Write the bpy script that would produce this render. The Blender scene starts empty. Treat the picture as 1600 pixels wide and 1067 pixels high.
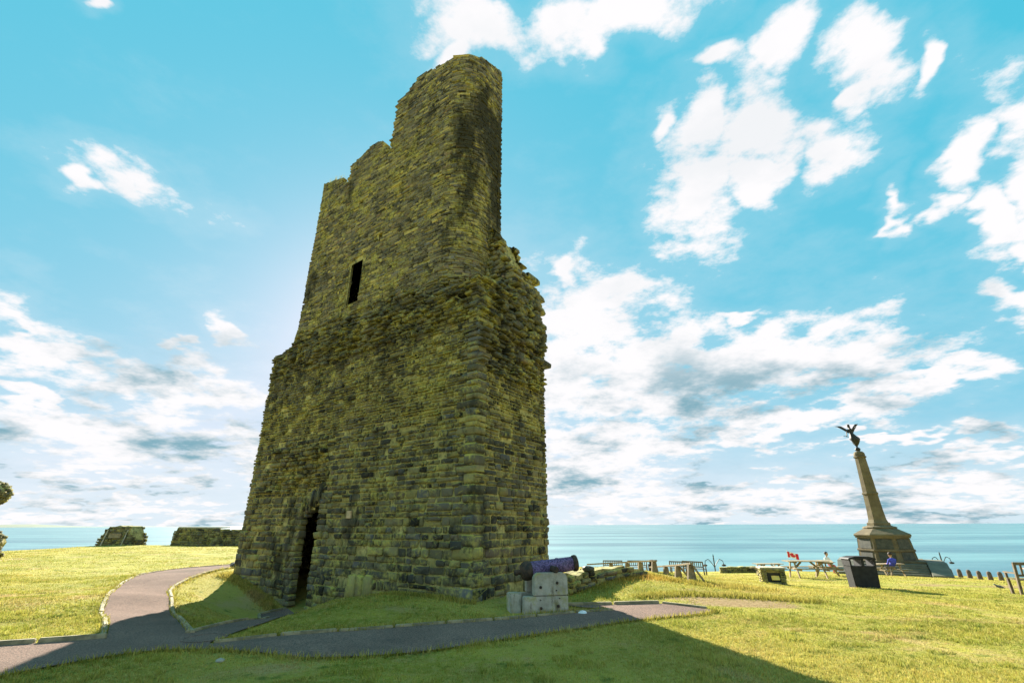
import bpy, bmesh, math, random
import numpy as np
from mathutils import Vector, Matrix
from mathutils.geometry import delaunay_2d_cdt

random.seed(7); rng = np.random.default_rng(11)
R = math.radians
sc = bpy.context.scene
col = sc.collection

# ------------------------------------------------------------------ camera, sky, sun, exposure
PITCH = math.atan(286.5 / 716.0)
cam_d = bpy.data.cameras.new('camera'); cam = bpy.data.objects.new('camera', cam_d); col.objects.link(cam)
cam_d.sensor_width = 36; cam_d.lens = 716 / 1600 * 36; cam_d.clip_start = .05; cam_d.clip_end = 200000
cam.matrix_world = Matrix.Translation((0, 0, 1.6)) @ Matrix.Rotation(math.pi / 2 + PITCH, 4, 'X') @ Matrix.Rotation(R(-.22), 4, 'Z')
sc.camera = cam
SUN_EL, SUN_X = R(24), -.315                 # the sun stands behind the tower, a little to its left
SUN_DIR = Vector((SUN_X, 1, 0)).normalized() * math.cos(SUN_EL) + Vector((0, 0, math.sin(SUN_EL)))
sun_d = bpy.data.lights.new('sun', 'SUN'); sun_d.energy = 5.0; sun_d.angle = R(.5); sun_d.color = (1, .93, .8)
sun = bpy.data.objects.new('sun', sun_d); col.objects.link(sun)
sun.rotation_euler = SUN_DIR.to_track_quat('Z', 'Y').to_euler(); sun.location = (0, 0, 60)
sc.view_settings.view_transform = 'Standard'; sc.view_settings.look = 'None'
sc.view_settings.exposure = 1.95; sc.view_settings.gamma = 1
sc.cycles.max_bounces = 5; sc.cycles.diffuse_bounces = 3; sc.cycles.glossy_bounces = 2
SKY_STRENGTH = .05; CLOUD = 5.2             # cloud brightness relative to the sky texture's units

def nn(nt, t, **kw):
    n = nt.nodes.new(t)
    for k, v in kw.items(): setattr(n, k, v)
    return n
def link(nt, a, b): nt.links.new(a, b)
def vmath(nt, op, a, b=None):
    n = nn(nt, 'ShaderNodeMath', operation=op)
    for i, v in enumerate((a, b)):
        if v is None: continue
        if isinstance(v, (int, float)): n.inputs[i].default_value = v
        else: link(nt, v, n.inputs[i])
    return n.outputs[0]
def mrange(nt, v, a, b, c=0., d=1., smooth=True):
    n = nn(nt, 'ShaderNodeMapRange', interpolation_type='SMOOTHSTEP' if smooth else 'LINEAR')
    link(nt, v, n.inputs[0])
    for i, x in enumerate((a, b, c, d)): n.inputs[i + 1].default_value = x
    return n.outputs[0]
def mixc(nt, f, a, b, mode='MIX'):
    n = nn(nt, 'ShaderNodeMix', data_type='RGBA', blend_type=mode)
    for sock, v in ((n.inputs[0], f), (n.inputs[6], a), (n.inputs[7], b)):
        if isinstance(v, (int, float)): sock.default_value = v
        elif isinstance(v, tuple): sock.default_value = (*v, 1)
        else: link(nt, v, sock)
    return n.outputs[2]
def noise(nt, vec, scale, detail=4, rough=.55, dist=0.):
    n = nn(nt, 'ShaderNodeTexNoise'); n.inputs['Scale'].default_value = scale; n.inputs['Detail'].default_value = detail
    n.inputs['Roughness'].default_value = rough; n.inputs['Distortion'].default_value = dist
    if vec is not None: link(nt, vec, n.inputs['Vector'])
    return n.outputs[0]

# cloud banks: azimuth, elevation, half widths (degrees), tilt (degrees), weight
CLOUDS = []
def cl(az, el, wa, we, rot=0, w=1.): CLOUDS.append((az, el, wa, we, rot, w))
#CLOUDS<
cl(-7.5, 56.4, 11.0, 2.4, 0, 1.00); cl(-9.0, 54.1, 5.1, 2.3, 60, 0.80); cl(8.6, 56.9, 7.0, 2.4, 0, 0.90); cl(20.8, 55.1, 13.5, 2.4, 0, 1.00); cl(14.9, 53.5, 4.3, 2.2, 0, 0.90); cl(26.7, 36.6, 4.9, 6.3, 0, 1.10)
cl(28.8, 43.5, 3.7, 3.6, 70, 1.00); cl(35.8, 40.7, 3.8, 4.4, 0, 1.05); cl(33.7, 36.1, 3.5, 3.1, 0, 0.90); cl(40.9, 36.4, 2.8, 3.4, 50, 1.05); cl(23.3, 44.9, 2.0, 1.6, 0, 0.90); cl(32.7, 48.7, 3.6, 0.9, 10, 0.90)
cl(41.9, 47.5, 4.9, 2.2, 35, 1.00); cl(48.1, 42.9, 3.1, 3.6, 50, 1.00); cl(52.2, 38.9, 1.9, 0.8, 45, 0.80); cl(45.6, 40.3, 1.9, 1.3, 40, 0.70); cl(54.4, 31.0, 1.8, 2.8, 50, 0.75); cl(51.2, 29.9, 1.2, 3.8, -25, 0.85)
cl(45.5, 28.3, 0.9, 2.1, -30, 0.80); cl(51.8, 24.1, 1.6, 3.0, -10, 1.00); cl(50.3, 18.9, 1.8, 2.6, 30, 1.00); cl(48.4, 27.0, 1.7, 1.0, 10, 0.70); cl(55.2, 23.6, 1.9, 9.4, 0, 1.00); cl(-46.0, 30.9, 5.1, 1.3, 0, 1.00)
cl(-49.6, 29.9, 1.5, 1.0, 0, 0.90); cl(-44.3, 31.6, 3.1, 1.4, 0, 0.90); cl(-54.3, 43.1, 1.0, 0.6, 0, 0.70); cl(-48.0, 14.7, 4.3, 2.1, -15, 1.00); cl(-39.7, 13.3, 8.5, 2.1, -5, 1.10); cl(-34.1, 12.9, 5.1, 1.6, 0, 1.00)
cl(-50.1, 16.4, 1.3, 0.8, 0, 0.80); cl(-37.5, 17.6, 1.5, 0.5, 0, 0.80); cl(-33.1, 19.5, 2.7, 1.1, -20, 0.80); cl(-47.4, 10.1, 1.9, 0.9, 0, 0.90); cl(-42.1, 7.4, 10.2, 1.7, -4, 1.10); cl(-34.9, 8.5, 3.8, 1.6, 0, 0.90)
cl(-29.4, 7.3, 2.4, 2.6, 0, 0.90); cl(-34.2, 4.3, 1.7, 1.2, -10, 1.00); cl(-40.5, 4.7, 3.6, 0.8, 0, 0.80); cl(-44.9, 3.9, 2.7, 1.0, 0, 0.80); cl(-39.4, 2.3, 5.5, 0.7, 0, 0.90); cl(8.3, 30.5, 2.7, 3.5, -50, 0.80)
cl(11.3, 24.0, 7.1, 5.9, 0, 1.10); cl(5.9, 19.5, 5.9, 9.4, 0, 1.05); cl(18.0, 18.7, 9.9, 3.8, 0, 1.10); cl(28.7, 17.3, 11.1, 3.8, 5, 1.10); cl(29.0, 22.2, 3.7, 0.6, 0, 0.80); cl(38.1, 15.6, 6.3, 2.5, 0, 1.00)
cl(40.8, 11.9, 3.3, 1.7, 15, 1.00); cl(31.2, 10.3, 8.3, 1.6, 5, 0.90); cl(16.0, 14.3, 12.0, 3.8, 0, 0.95); cl(12.4, 9.2, 9.7, 3.7, 0, 0.95); cl(7.6, 5.6, 10.5, 2.9, 0, 0.95); cl(24.6, 9.2, 7.9, 1.5, 10, 0.85)
cl(38.8, 7.9, 4.3, 0.7, 5, 0.80); cl(45.8, 7.0, 2.3, 1.2, 10, 0.80); cl(42.8, 5.2, 5.1, 0.9, 0, 0.85); cl(30.8, 2.9, 23.4, 1.2, 0, 0.90); cl(33.1, 1.0, 22.2, 0.9, 0, 0.95); cl(18.2, 2.6, 14.8, 1.4, 0, 0.95)
cl(47.2, 13.5, 2.3, 1.6, 10, 0.80); cl(44.8, 12.6, 4.6, 0.8, 0, 0.70); cl(-38.2, 0.9, 14.1, 0.7, 0, 0.95); cl(-27.0, 3.8, 2.4, 3.9, 0, 0.80)
#CLOUDS>
def make_world():
    w = bpy.data.worlds.new('World'); sc.world = w; w.use_nodes = True
    nt = w.node_tree; nt.nodes.clear()
    out = nn(nt, 'ShaderNodeOutputWorld'); bg = nn(nt, 'ShaderNodeBackground'); link(nt, bg.outputs[0], out.inputs[0])
    bg.inputs[1].default_value = SKY_STRENGTH
    sky = nn(nt, 'ShaderNodeTexSky', sky_type='NISHITA'); sky.sun_disc = False; sky.sun_elevation = SUN_EL
    sky.sun_rotation = math.atan2(SUN_X, 1); sky.air_density = 1.0; sky.dust_density = .4; sky.ozone_density = 1.0
    tc = nn(nt, 'ShaderNodeTexCoord'); sep = nn(nt, 'ShaderNodeSeparateXYZ'); link(nt, tc.outputs['Generated'], sep.inputs[0])
    x, y, z = sep.outputs
    az = vmath(nt, 'MULTIPLY', vmath(nt, 'ARCTAN2', x, y), 180 / math.pi)
    el = vmath(nt, 'MULTIPLY', vmath(nt, 'ARCSINE', z), 180 / math.pi)
    cmb = nn(nt, 'ShaderNodeCombineXYZ'); link(nt, az, cmb.inputs[0]); link(nt, el, cmb.inputs[1])
    # fleecy detail: noise over the cloud layer, which foreshortens towards the horizon
    den = vmath(nt, 'ADD', vmath(nt, 'MAXIMUM', z, 0.), .22)
    lay = nn(nt, 'ShaderNodeCombineXYZ')
    link(nt, vmath(nt, 'DIVIDE', x, den), lay.inputs[0]); link(nt, vmath(nt, 'DIVIDE', y, den), lay.inputs[1]); link(nt, vmath(nt, 'MULTIPLY', z, 1.5), lay.inputs[2])
    f1 = noise(nt, lay.outputs[0], 6.0, 8, .64)
    f2 = noise(nt, lay.outputs[0], 1.1, 2, .5)
    wn = nn(nt, 'ShaderNodeTexNoise'); wn.inputs['Scale'].default_value = 5.5; wn.inputs['Detail'].default_value = 3; link(nt, lay.outputs[0], wn.inputs['Vector'])
    wv = nn(nt, 'ShaderNodeVectorMath', operation='MULTIPLY_ADD'); link(nt, wn.outputs[1], wv.inputs[0]); wv.inputs[1].default_value = (10, 7, 0)
    wsub = nn(nt, 'ShaderNodeVectorMath', operation='SUBTRACT'); link(nt, cmb.outputs[0], wsub.inputs[0]); wsub.inputs[1].default_value = (5, 3.5, 0)
    link(nt, wsub.outputs[0], wv.inputs[2])
    axes = {0: wv.outputs[0]}
    for ang in (45, -30):                       # turned axes for the slanting banks
        vr = nn(nt, 'ShaderNodeVectorRotate', rotation_type='Z_AXIS'); link(nt, wv.outputs[0], vr.inputs[0]); vr.inputs['Angle'].default_value = R(-ang); axes[ang] = vr.outputs[0]
    dmin = None
    for (a0, e0, wa, we, rot, wt) in CLOUDS:
        ang = 45 if rot > 22 else (-30 if rot < -12 else 0); c_, s_ = math.cos(R(-ang)), math.sin(R(-ang)); u0, v0 = a0 * c_ - e0 * s_, a0 * s_ + e0 * c_
        if ang == 45 and rot > 60: wa, we = we, wa
        kx, ky = 1 / (wa * (.5 + .72 * wt)), 1 / (we * (.5 + .72 * wt))
        ma = nn(nt, 'ShaderNodeVectorMath', operation='MULTIPLY_ADD'); link(nt, axes[ang], ma.inputs[0]); ma.inputs[1].default_value = (kx, ky, 0); ma.inputs[2].default_value = (-u0 * kx, -v0 * ky, 0)
        ln = nn(nt, 'ShaderNodeVectorMath', operation='LENGTH'); link(nt, ma.outputs[0], ln.inputs[0])
        dmin = ln.outputs['Value'] if dmin is None else vmath(nt, 'MINIMUM', dmin, ln.outputs['Value'])
    tot = vmath(nt, 'MAXIMUM', vmath(nt, 'SUBTRACT', 1.08, dmin), -1.2)
    # sky that the photograph does not show: the same kind of broken cloud
    dotn = nn(nt, 'ShaderNodeVectorMath', operation='DOT_PRODUCT'); link(nt, tc.outputs['Generated'], dotn.inputs[0])
    dotn.inputs[1].default_value = (0, math.cos(PITCH), math.sin(PITCH))
    outside = mrange(nt, dotn.outputs['Value'], .58, .42)
    gen = vmath(nt, 'SUBTRACT', mrange(nt, f2, .42, .62, 0, 1.8), mrange(nt, outside, 0, 1, 2.2, .8))
    tot = vmath(nt, 'MAXIMUM', tot, gen)
    d = vmath(nt, 'ADD', tot, vmath(nt, 'MULTIPLY', vmath(nt, 'SUBTRACT', f1, .485), 3.3))
    mask = mrange(nt, d, -.05, .7)
    thin = mrange(nt, d, -1.1, .3, 0, .12)
    mask = vmath(nt, 'MAXIMUM', mask, thin)
    low = mrange(nt, el, 11, -1, 0, .62)       # pale air near the horizon
    # the sky texture's brightness, remapped to the photograph's turquoise-to-lavender range
    sc3 = nn(nt, 'ShaderNodeSeparateColor'); link(nt, sky.outputs[0], sc3.inputs[0])
    glow = mrange(nt, sc3.outputs[0], .7, 9., 0, 1, False)
    glow = vmath(nt, 'POWER', glow, .95)
    tint = mixc(nt, glow, (.32, 2.9, 3.9), (3.7, 4.3, 5.05))
    haze = mixc(nt, low, tint, (CLOUD * .80, CLOUD * .90, CLOUD * .94))
    shade = mrange(nt, noise(nt, lay.outputs[0], 1.7, 6, .62), .47, .66)
    lowshade = vmath(nt, 'MULTIPLY', shade, mrange(nt, el, 24, 13, .13, .9))
    white = mixc(nt, lowshade, (CLOUD, CLOUD * .985, CLOUD), (CLOUD * .15, CLOUD * .38, CLOUD * .48))
    link(nt, mixc(nt, mask, haze, white), bg.inputs[0])
make_world()

# ------------------------------------------------------------------ helpers
def tag(o, label=None, cat=None, group=None, kind=None):
    if label: o['label'] = label
    if cat: o['category'] = cat
    if group: o['group'] = group
    if kind or cat: o['kind'] = kind or 'thing'
    return o
def empty(name, loc=(0, 0, 0), rz=0.):
    o = bpy.data.objects.new(name, None); col.objects.link(o); o.location = loc; o.rotation_euler = (0, 0, rz); o.empty_display_size = .2
    return o
def link_mesh(name, me, mat=None, parent=None, loc=None, smooth=False):
    o = bpy.data.objects.new(name, me); col.objects.link(o)
    if mat is not None and len(me.materials) == 0: me.materials.append(mat)
    if parent: o.parent = parent
    if loc is not None: o.location = loc
    if smooth: me.shade_smooth()
    return o
def copy_tree(o, parent=None):
    c = o.copy(); col.objects.link(c)
    if parent: c.parent = parent
    for ch in [q for q in bpy.data.objects if q.parent is o]: copy_tree(ch, c)
    return c
def mesh_np(name, V, Fc, mat=None, parent=None, cols=None, smooth=False):
    """one mesh from numpy vertices (n,3) and equal-sized faces (m,k)"""
    V = np.asarray(V, np.float32); Fc = np.asarray(Fc, np.int32); m, k = Fc.shape
    me = bpy.data.meshes.new(name); me.vertices.add(len(V)); me.vertices.foreach_set('co', V.ravel())
    me.loops.add(m * k); me.loops.foreach_set('vertex_index', Fc.ravel())
    me.polygons.add(m); me.polygons.foreach_set('loop_start', np.arange(0, m * k, k, dtype=np.int32)); me.polygons.foreach_set('loop_total', np.full(m, k, np.int32))
    if cols is not None:
        at = me.attributes.new('Col', 'FLOAT_COLOR', 'POINT'); at.data.foreach_set('color', np.asarray(cols, np.float32).ravel())
    me.update(); me.validate()
    return link_mesh(name, me, mat, parent, smooth=smooth)

class MB:
    def __init__(s): s.v = []; s.f = []
    def add(s, vs, fs):
        n = len(s.v); s.v += [tuple(v) for v in vs]; s.f += [tuple(i + n for i in f) for f in fs]; return s
    def box(s, c, size, rot=None, taper=(1, 1), jit=0.):
        hx, hy, hz = [q / 2 for q in size]; vs = []
        for z, t in ((-hz, (1, 1)), (hz, taper)):
            for x, y in ((-hx, -hy), (hx, -hy), (hx, hy), (-hx, hy)):
                p = Vector((x * t[0] + random.uniform(-jit, jit), y * t[1] + random.uniform(-jit, jit), z + random.uniform(-jit, jit)))
                if rot is not None: p = rot @ p
                vs.append(p + Vector(c))
        return s.add(vs, [(3, 2, 1, 0), (4, 5, 6, 7), (0, 1, 5, 4), (1, 2, 6, 5), (2, 3, 7, 6), (3, 0, 4, 7)])
    def tube(s, pts, rad, n=8, cap=True):
        pts = [Vector(p) for p in pts]
        if not isinstance(rad, (list, tuple)): rad = [rad] * len(pts)
        vs = []
        for i, p in enumerate(pts):
            d = (pts[min(i + 1, len(pts) - 1)] - pts[max(i - 1, 0)]).normalized()
            u = d.orthogonal().normalized() if i == 0 else (u - d * u.dot(d)).normalized()
            w = d.cross(u)
            for k in range(n):
                a = 2 * math.pi * k / n; vs.append(p + (u * math.cos(a) + w * math.sin(a)) * rad[i])
        fs = [(i * n + k, i * n + (k + 1) % n, (i + 1) * n + (k + 1) % n, (i + 1) * n + k) for i in range(len(pts) - 1) for k in range(n)]
        if cap: fs += [tuple(range(n))[::-1], tuple((len(pts) - 1) * n + k for k in range(n))]
        return s.add(vs, fs)
    def lathe(s, prof, n=16, c=(0, 0, 0), phase=0., M=None):
        vs = []
        for r, z in prof:
            for k in range(n):
                a = 2 * math.pi * k / n + phase; p = Vector((r * math.cos(a), r * math.sin(a), z))
                if M is not None: p = M @ p
                vs.append(p + Vector(c))
        m = len(prof)
        fs = [(i * n + k, i * n + (k + 1) % n, (i + 1) * n + (k + 1) % n, (i + 1) * n + k) for i in range(m - 1) for k in range(n)]
        fs += [tuple(range(n))[::-1], tuple((m - 1) * n + k for k in range(n))]
        return s.add(vs, fs)
    def prism(s, poly, d0, d1, fn):
        """outline (u,v) swept from depth d0 to d1; fn(u,v,d) gives the point"""
        n = len(poly); vs = [fn(u, v, d0) for u, v in poly] + [fn(u, v, d1) for u, v in poly]
        return s.add(vs, [tuple(range(n))[::-1], tuple(range(n, 2 * n))] + [(i, (i + 1) % n, n + (i + 1) % n, n + i) for i in range(n)])
    def build(s, name, mat, parent=None, bevel=0., smooth=False, loc=None):
        me = bpy.data.meshes.new(name); me.from_pydata([tuple(v) for v in s.v], [], s.f)
        bm = bmesh.new(); bm.from_mesh(me); bmesh.ops.recalc_face_normals(bm, faces=bm.faces)
        if bevel: bmesh.ops.bevel(bm, geom=[e for e in bm.edges if len(e.link_faces) == 2 and e.calc_face_angle() > .5], offset=bevel, segments=2, affect='EDGES', clamp_overlap=True)
        bm.to_mesh(me); bm.free()
        return link_mesh(name, me, mat, parent, loc, smooth)

# ------------------------------------------------------------------ materials
def mat_new(name):
    m = bpy.data.materials.new(name); m.use_nodes = True; nt = m.node_tree
    b = nt.nodes['Principled BSDF']; b.inputs['Specular IOR Level'].default_value = .25
    return m, nt, b
def pos(nt): return nn(nt, 'ShaderNodeNewGeometry').outputs['Position']
def objco(nt): return nn(nt, 'ShaderNodeTexCoord').outputs['Object']
def bump(nt, b, h, strength=.4, dist=.02):
    n = nn(nt, 'ShaderNodeBump'); n.inputs['Strength'].default_value = strength; n.inputs['Distance'].default_value = dist
    link(nt, h, n.inputs['Height']); link(nt, n.outputs[0], b.inputs['Normal'])
def simple(name, c1, c2, scale=8., rough=.8, bmp=.3, bd=.01, metallic=0., local=True, spec=.25, contrast=(.35, .65)):
    m, nt, b = mat_new(name); v = objco(nt) if local else pos(nt)
    n1 = noise(nt, v, scale, 6, .62); link(nt, mixc(nt, mrange(nt, n1, *contrast), c1, c2), b.inputs['Base Color'])
    b.inputs['Roughness'].default_value = rough; b.inputs['Metallic'].default_value = metallic; b.inputs['Specular IOR Level'].default_value = spec
    if bmp: bump(nt, b, noise(nt, v, scale * 5, 5, .6), bmp, bd)
    return m
def stone_mat(name, mortar=False):
    m, nt, b = mat_new(name); p = pos(nt)
    big = noise(nt, p, .45, 4, .55); mid = noise(nt, p, 2.2, 5, .6); fine = noise(nt, p, 11., 6, .65)
    if mortar:
        base = mixc(nt, mrange(nt, mid, .3, .7), (.30, .26, .092), (.56, .48, .19))
        base = mixc(nt, mrange(nt, fine, .4, .75), base, (.11, .10, .05))
    else:
        at = nn(nt, 'ShaderNodeAttribute', attribute_name='Col').outputs['Color']
        lich = mixc(nt, mrange(nt, fine, .35, .7), (.33, .29, .065), (.54, .47, .115))
        lf = vmath(nt, 'ADD', vmath(nt, 'MULTIPLY', mid, .6), vmath(nt, 'ADD', vmath(nt, 'MULTIPLY', fine, .45), vmath(nt, 'MULTIPLY', big, .35)))
        base = mixc(nt, mrange(nt, lf, .66, .86, 0, .78), at, lich)
        base = mixc(nt, mrange(nt, noise(nt, p, 30, 3, .7), .62, .74, 0, .5), base, (.42, .41, .33))
        base = mixc(nt, mrange(nt, noise(nt, p, .75, 5, .6), .50, .64, 0, .5), base, (.17, .15, .115))
        base = mixc(nt, mrange(nt, noise(nt, p, 1.3, 5, .6), .57, .68, 0, .5), base, (.25, .20, .12))
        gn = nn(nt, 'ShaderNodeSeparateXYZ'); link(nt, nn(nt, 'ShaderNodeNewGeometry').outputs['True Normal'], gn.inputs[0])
        base = mixc(nt, vmath(nt, 'MULTIPLY', mrange(nt, gn.outputs[2], .15, .75), mrange(nt, mid, .3, .6, .25, .9)), base, (.46, .41, .085))  # yellow moss on upward faces, also a highlight painted into the stone tops
    # black algae: long weathering stains, heavy on the rounded upper corner
    geo = nn(nt, 'ShaderNodeSeparateXYZ'); link(nt, p, geo.inputs[0])
    mp = nn(nt, 'ShaderNodeMapping'); link(nt, p, mp.inputs[0]); mp.inputs[3].default_value = (1, 1, .45)
    st = noise(nt, mp.outputs[0], .9, 6, .7)
    corner = vmath(nt, 'MULTIPLY', mrange(nt, geo.outputs[0], -2.5, -1.7), vmath(nt, 'MULTIPLY', mrange(nt, geo.outputs[2], 9.5, 12.), mrange(nt, geo.outputs[2], 19., 15.5)))
    band = vmath(nt, 'MULTIPLY', mrange(nt, geo.outputs[2], 5.8, 7.2), mrange(nt, geo.outputs[2], 9.6, 8.3))
    sf = vmath(nt, 'ADD', st, vmath(nt, 'ADD', vmath(nt, 'MULTIPLY', corner, .19), vmath(nt, 'MULTIPLY', band, .035)))
    st2 = noise(nt, p, 2.9, 5, .7)
    base = mixc(nt, mrange(nt, st2, .535, .66, 0, .74), base, (.04, .038, .027))
    base = mixc(nt, mrange(nt, sf, .54, .70, 0, .9), base, (.035, .034, .024))
    link(nt, base, b.inputs['Base Color']); b.inputs['Roughness'].default_value = .92; b.inputs['Specular IOR Level'].default_value = .12
    bump(nt, b, noise(nt, p, 26, 6, .7), .55, .02)
    return m
def grass_mat(name, blade=False):
    m, nt, b = mat_new(name); p = pos(nt)
    sp = nn(nt, 'ShaderNodeSeparateXYZ'); link(nt, p, sp.inputs[0])
    fl = nn(nt, 'ShaderNodeCombineXYZ'); link(nt, sp.outputs[0], fl.inputs[0]); link(nt, sp.outputs[1], fl.inputs[1]); p2 = fl.outputs[0]
    big = noise(nt, p2, .16, 3, .5); mid = noise(nt, p2, .9, 5, .6); fine = noise(nt, p2, 9, 5, .65)
    g = mixc(nt, mrange(nt, mid, .35, .68), (.215, .225, .035), (.385, .35, .065))
    g = mixc(nt, mrange(nt, big, .42, .62, 0, .75), g, (.46, .38, .095))
    g = mixc(nt, mrange(nt, fine, .44, .64, 0, .85), g, (.52, .45, .14) if blade else (.36, .30, .085))
    g = mixc(nt, mrange(nt, noise(nt, p2, .55, 5, .65), .53, .68, 0, .7), g, (.46, .33, .155))
    g = mixc(nt, mrange(nt, noise(nt, p2, 2.3, 4, .6), .58, .70, 0, .75), g, (.11, .155, .03))
    at = nn(nt, 'ShaderNodeAttribute', attribute_name='Col')
    if blade:
        g = mixc(nt, 1., g, at.outputs['Color'], 'MULTIPLY')
    else:
        soil = mixc(nt, mrange(nt, fine, .3, .7), (.20, .125, .065), (.36, .255, .14))
        sepc = nn(nt, 'ShaderNodeSeparateColor'); link(nt, at.outputs['Color'], sepc.inputs[0])
        ff = vmath(nt, 'ADD', sepc.outputs[0], vmath(nt, 'MULTIPLY', vmath(nt, 'SUBTRACT', mid, .5), 1.0))
        g = mixc(nt, mrange(nt, ff, .35, .6, 0, .9), g, soil)
        bump(nt, b, noise(nt, p, 22, 5, .7), .8, .05)
    link(nt, g, b.inputs['Base Color']); b.inputs['Roughness'].default_value = .95; b.inputs['Specular IOR Level'].default_value = .04
    if blade:
        tr = nn(nt, 'ShaderNodeBsdfTranslucent'); link(nt, g, tr.inputs[0]); mx = nn(nt, 'ShaderNodeMixShader'); mx.inputs[0].default_value = .3
        link(nt, b.outputs[0], mx.inputs[1]); link(nt, tr.outputs[0], mx.inputs[2]); link(nt, mx.outputs[0], nt.nodes['Material Output'].inputs[0])
    return m
def path_mat():
    m, nt, b = mat_new('asphalt'); p = pos(nt)
    n1 = noise(nt, p, .8, 5, .6); n2 = noise(nt, p, 45, 3, .6); n3 = noise(nt, p, 110, 2, .5)
    g = mixc(nt, mrange(nt, n1, .35, .65), (.185, .122, .098), (.25, .166, .132))
    g = mixc(nt, mrange(nt, n2, .46, .58, 0, .75), g, (.075, .065, .06))
    g = mixc(nt, mrange(nt, n3, .58, .66, 0, .8), g, (.34, .27, .22))
    g = mixc(nt, mrange(nt, noise(nt, p, .35, 6, .7), .52, .62, 0, .35), g, (.09, .08, .07))
    link(nt, g, b.inputs['Base Color']); b.inputs['Roughness'].default_value = 1.; b.inputs['Specular IOR Level'].default_value = .02; bump(nt, b, n2, .7, .012)
    return m
def sea_mat():
    m, nt, b = mat_new('sea_water'); p = pos(nt)
    mp = nn(nt, 'ShaderNodeMapping'); link(nt, p, mp.inputs[0]); mp.inputs[3].default_value = (.0022, .009, 1)
    n1 = noise(nt, mp.outputs[0], 1., 8, .68)
    g = mixc(nt, mrange(nt, n1, .38, .62), (.03, .125, .165), (.12, .27, .29))
    mp3 = nn(nt, 'ShaderNodeMapping'); link(nt, p, mp3.inputs[0]); mp3.inputs[3].default_value = (.022, .075, 1)
    g = mixc(nt, mrange(nt, noise(nt, mp3.outputs[0], 1., 6, .7), .5, .7, 0, .45), g, (.035, .15, .185))
    link(nt, g, b.inputs['Base Color']); b.inputs['Roughness'].default_value = .32; b.inputs['Specular IOR Level'].default_value = .38; b.inputs['IOR'].default_value = 1.33
    mp2 = nn(nt, 'ShaderNodeMapping'); link(nt, p, mp2.inputs[0]); mp2.inputs[3].default_value = (.10, .22, 1)
    bump(nt, b, noise(nt, mp2.outputs[0], 1., 5, .6), .5, .6)
    return m
M = dict(
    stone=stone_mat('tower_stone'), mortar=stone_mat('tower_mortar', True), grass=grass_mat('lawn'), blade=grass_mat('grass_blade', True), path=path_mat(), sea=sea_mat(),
    kerb=simple('kerb_concrete', (.20, .175, .105), (.40, .335, .20), 5, .9, .5), concrete=None,
    wood=simple('weathered_wood', (.20, .155, .09), (.34, .27, .165), 6, .8), darkwood=simple('dark_wood', (.10, .075, .05), (.17, .13, .085), 6, .8),
    black=simple('black_plastic', (.012, .012, .014), (.022, .022, .024), 5, .6, .1), bronze=simple('dark_bronze', (.018, .017, .014), (.04, .035, .03), 6, .5, .2),
    memorial=simple('memorial_stone', (.115, .088, .048), (.18, .14, .075), 1.4, .85, .3), panel=simple('dark_bronze_panel', (.045, .047, .035), (.085, .082, .06), 4, .6, .3),
    ramp=simple('grey_slab', (.12, .115, .085), (.17, .16, .115), 2, .85), purple=None, iron=simple('rusty_iron', (.03, .026, .022), (.09, .055, .035), 12, .7, .5),
    gold=simple('polished_brass', (.95, .55, .10), (.98, .66, .16), 4, .42, 0, metallic=.25), sand=simple('sandstone', (.46, .34, .19), (.58, .43, .26), 9, .85), dark=simple('dark_interior', (.03, .028, .022), (.05, .046, .036), 4, .95, .2),
    red=simple('red_cloth', (.55, .02, .03), (.62, .04, .05), 4, .8, 0), white=simple('white_cloth', (.75, .74, .74), (.8, .8, .8), 4, .8, 0),
    blue=simple('blue_shirt', (.05, .06, .36), (.08, .09, .45), 6, .85, 0), pink=simple('pink_top', (.62, .35, .42), (.7, .42, .5), 6, .85, 0), skin=simple('skin', (.46, .28, .2), (.5, .31, .23), 6, .6, 0),
    hair=simple('dark_hair', (.03, .022, .016), (.06, .04, .03), 20, .7, 0), denim=simple('grey_trousers', (.16, .15, .16), (.24, .23, .24), 6, .9, 0), feather=simple('grey_feathers', (.08, .085, .095), (.2, .2, .21), 14, .7, 0),
    rust=simple('brown_bollard', (.12, .085, .065), (.19, .14, .105), 6, .9), hill=simple('far_hill', (.10, .14, .10), (.16, .19, .13), .002, .95, 0, local=False))
def purple_mat():
    m, nt, b = mat_new('purple_knit'); v = objco(nt)
    n2 = noise(nt, v, 34, 3, .6); n1 = noise(nt, v, 5, 4, .6)
    g = mixc(nt, mrange(nt, n2, .4, .62), (.07, .05, .10), (.21, .145, .30)); g = mixc(nt, mrange(nt, n1, .45, .75, 0, .5), g, (.22, .17, .26))
    link(nt, g, b.inputs['Base Color']); b.inputs['Roughness'].default_value = .95; bump(nt, b, n2, .9, .015); return m
M['purple'] = purple_mat()
def concrete_mat():
    m, nt, b = mat_new('lichened_concrete'); v = objco(nt)
    mp = nn(nt, 'ShaderNodeMapping'); link(nt, v, mp.inputs[0]); mp.inputs[3].default_value = (1, 1, .3)
    g = mixc(nt, mrange(nt, noise(nt, v, 4, 6, .65), .35, .65), (.33, .30, .235), (.50, .46, .38))
    g = mixc(nt, mrange(nt, noise(nt, v, 2.6, 5, .7), .50, .66, 0, .8), g, (.36, .33, .11))
    g = mixc(nt, mrange(nt, noise(nt, mp.outputs[0], 7, 6, .7), .54, .70, 0, .75), g, (.11, .09, .06))
    link(nt, g, b.inputs['Base Color']); b.inputs['Roughness'].default_value = .92; bump(nt, b, noise(nt, v, 30, 6, .7), .6, .015); return m
M['concrete'] = concrete_mat()

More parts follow.
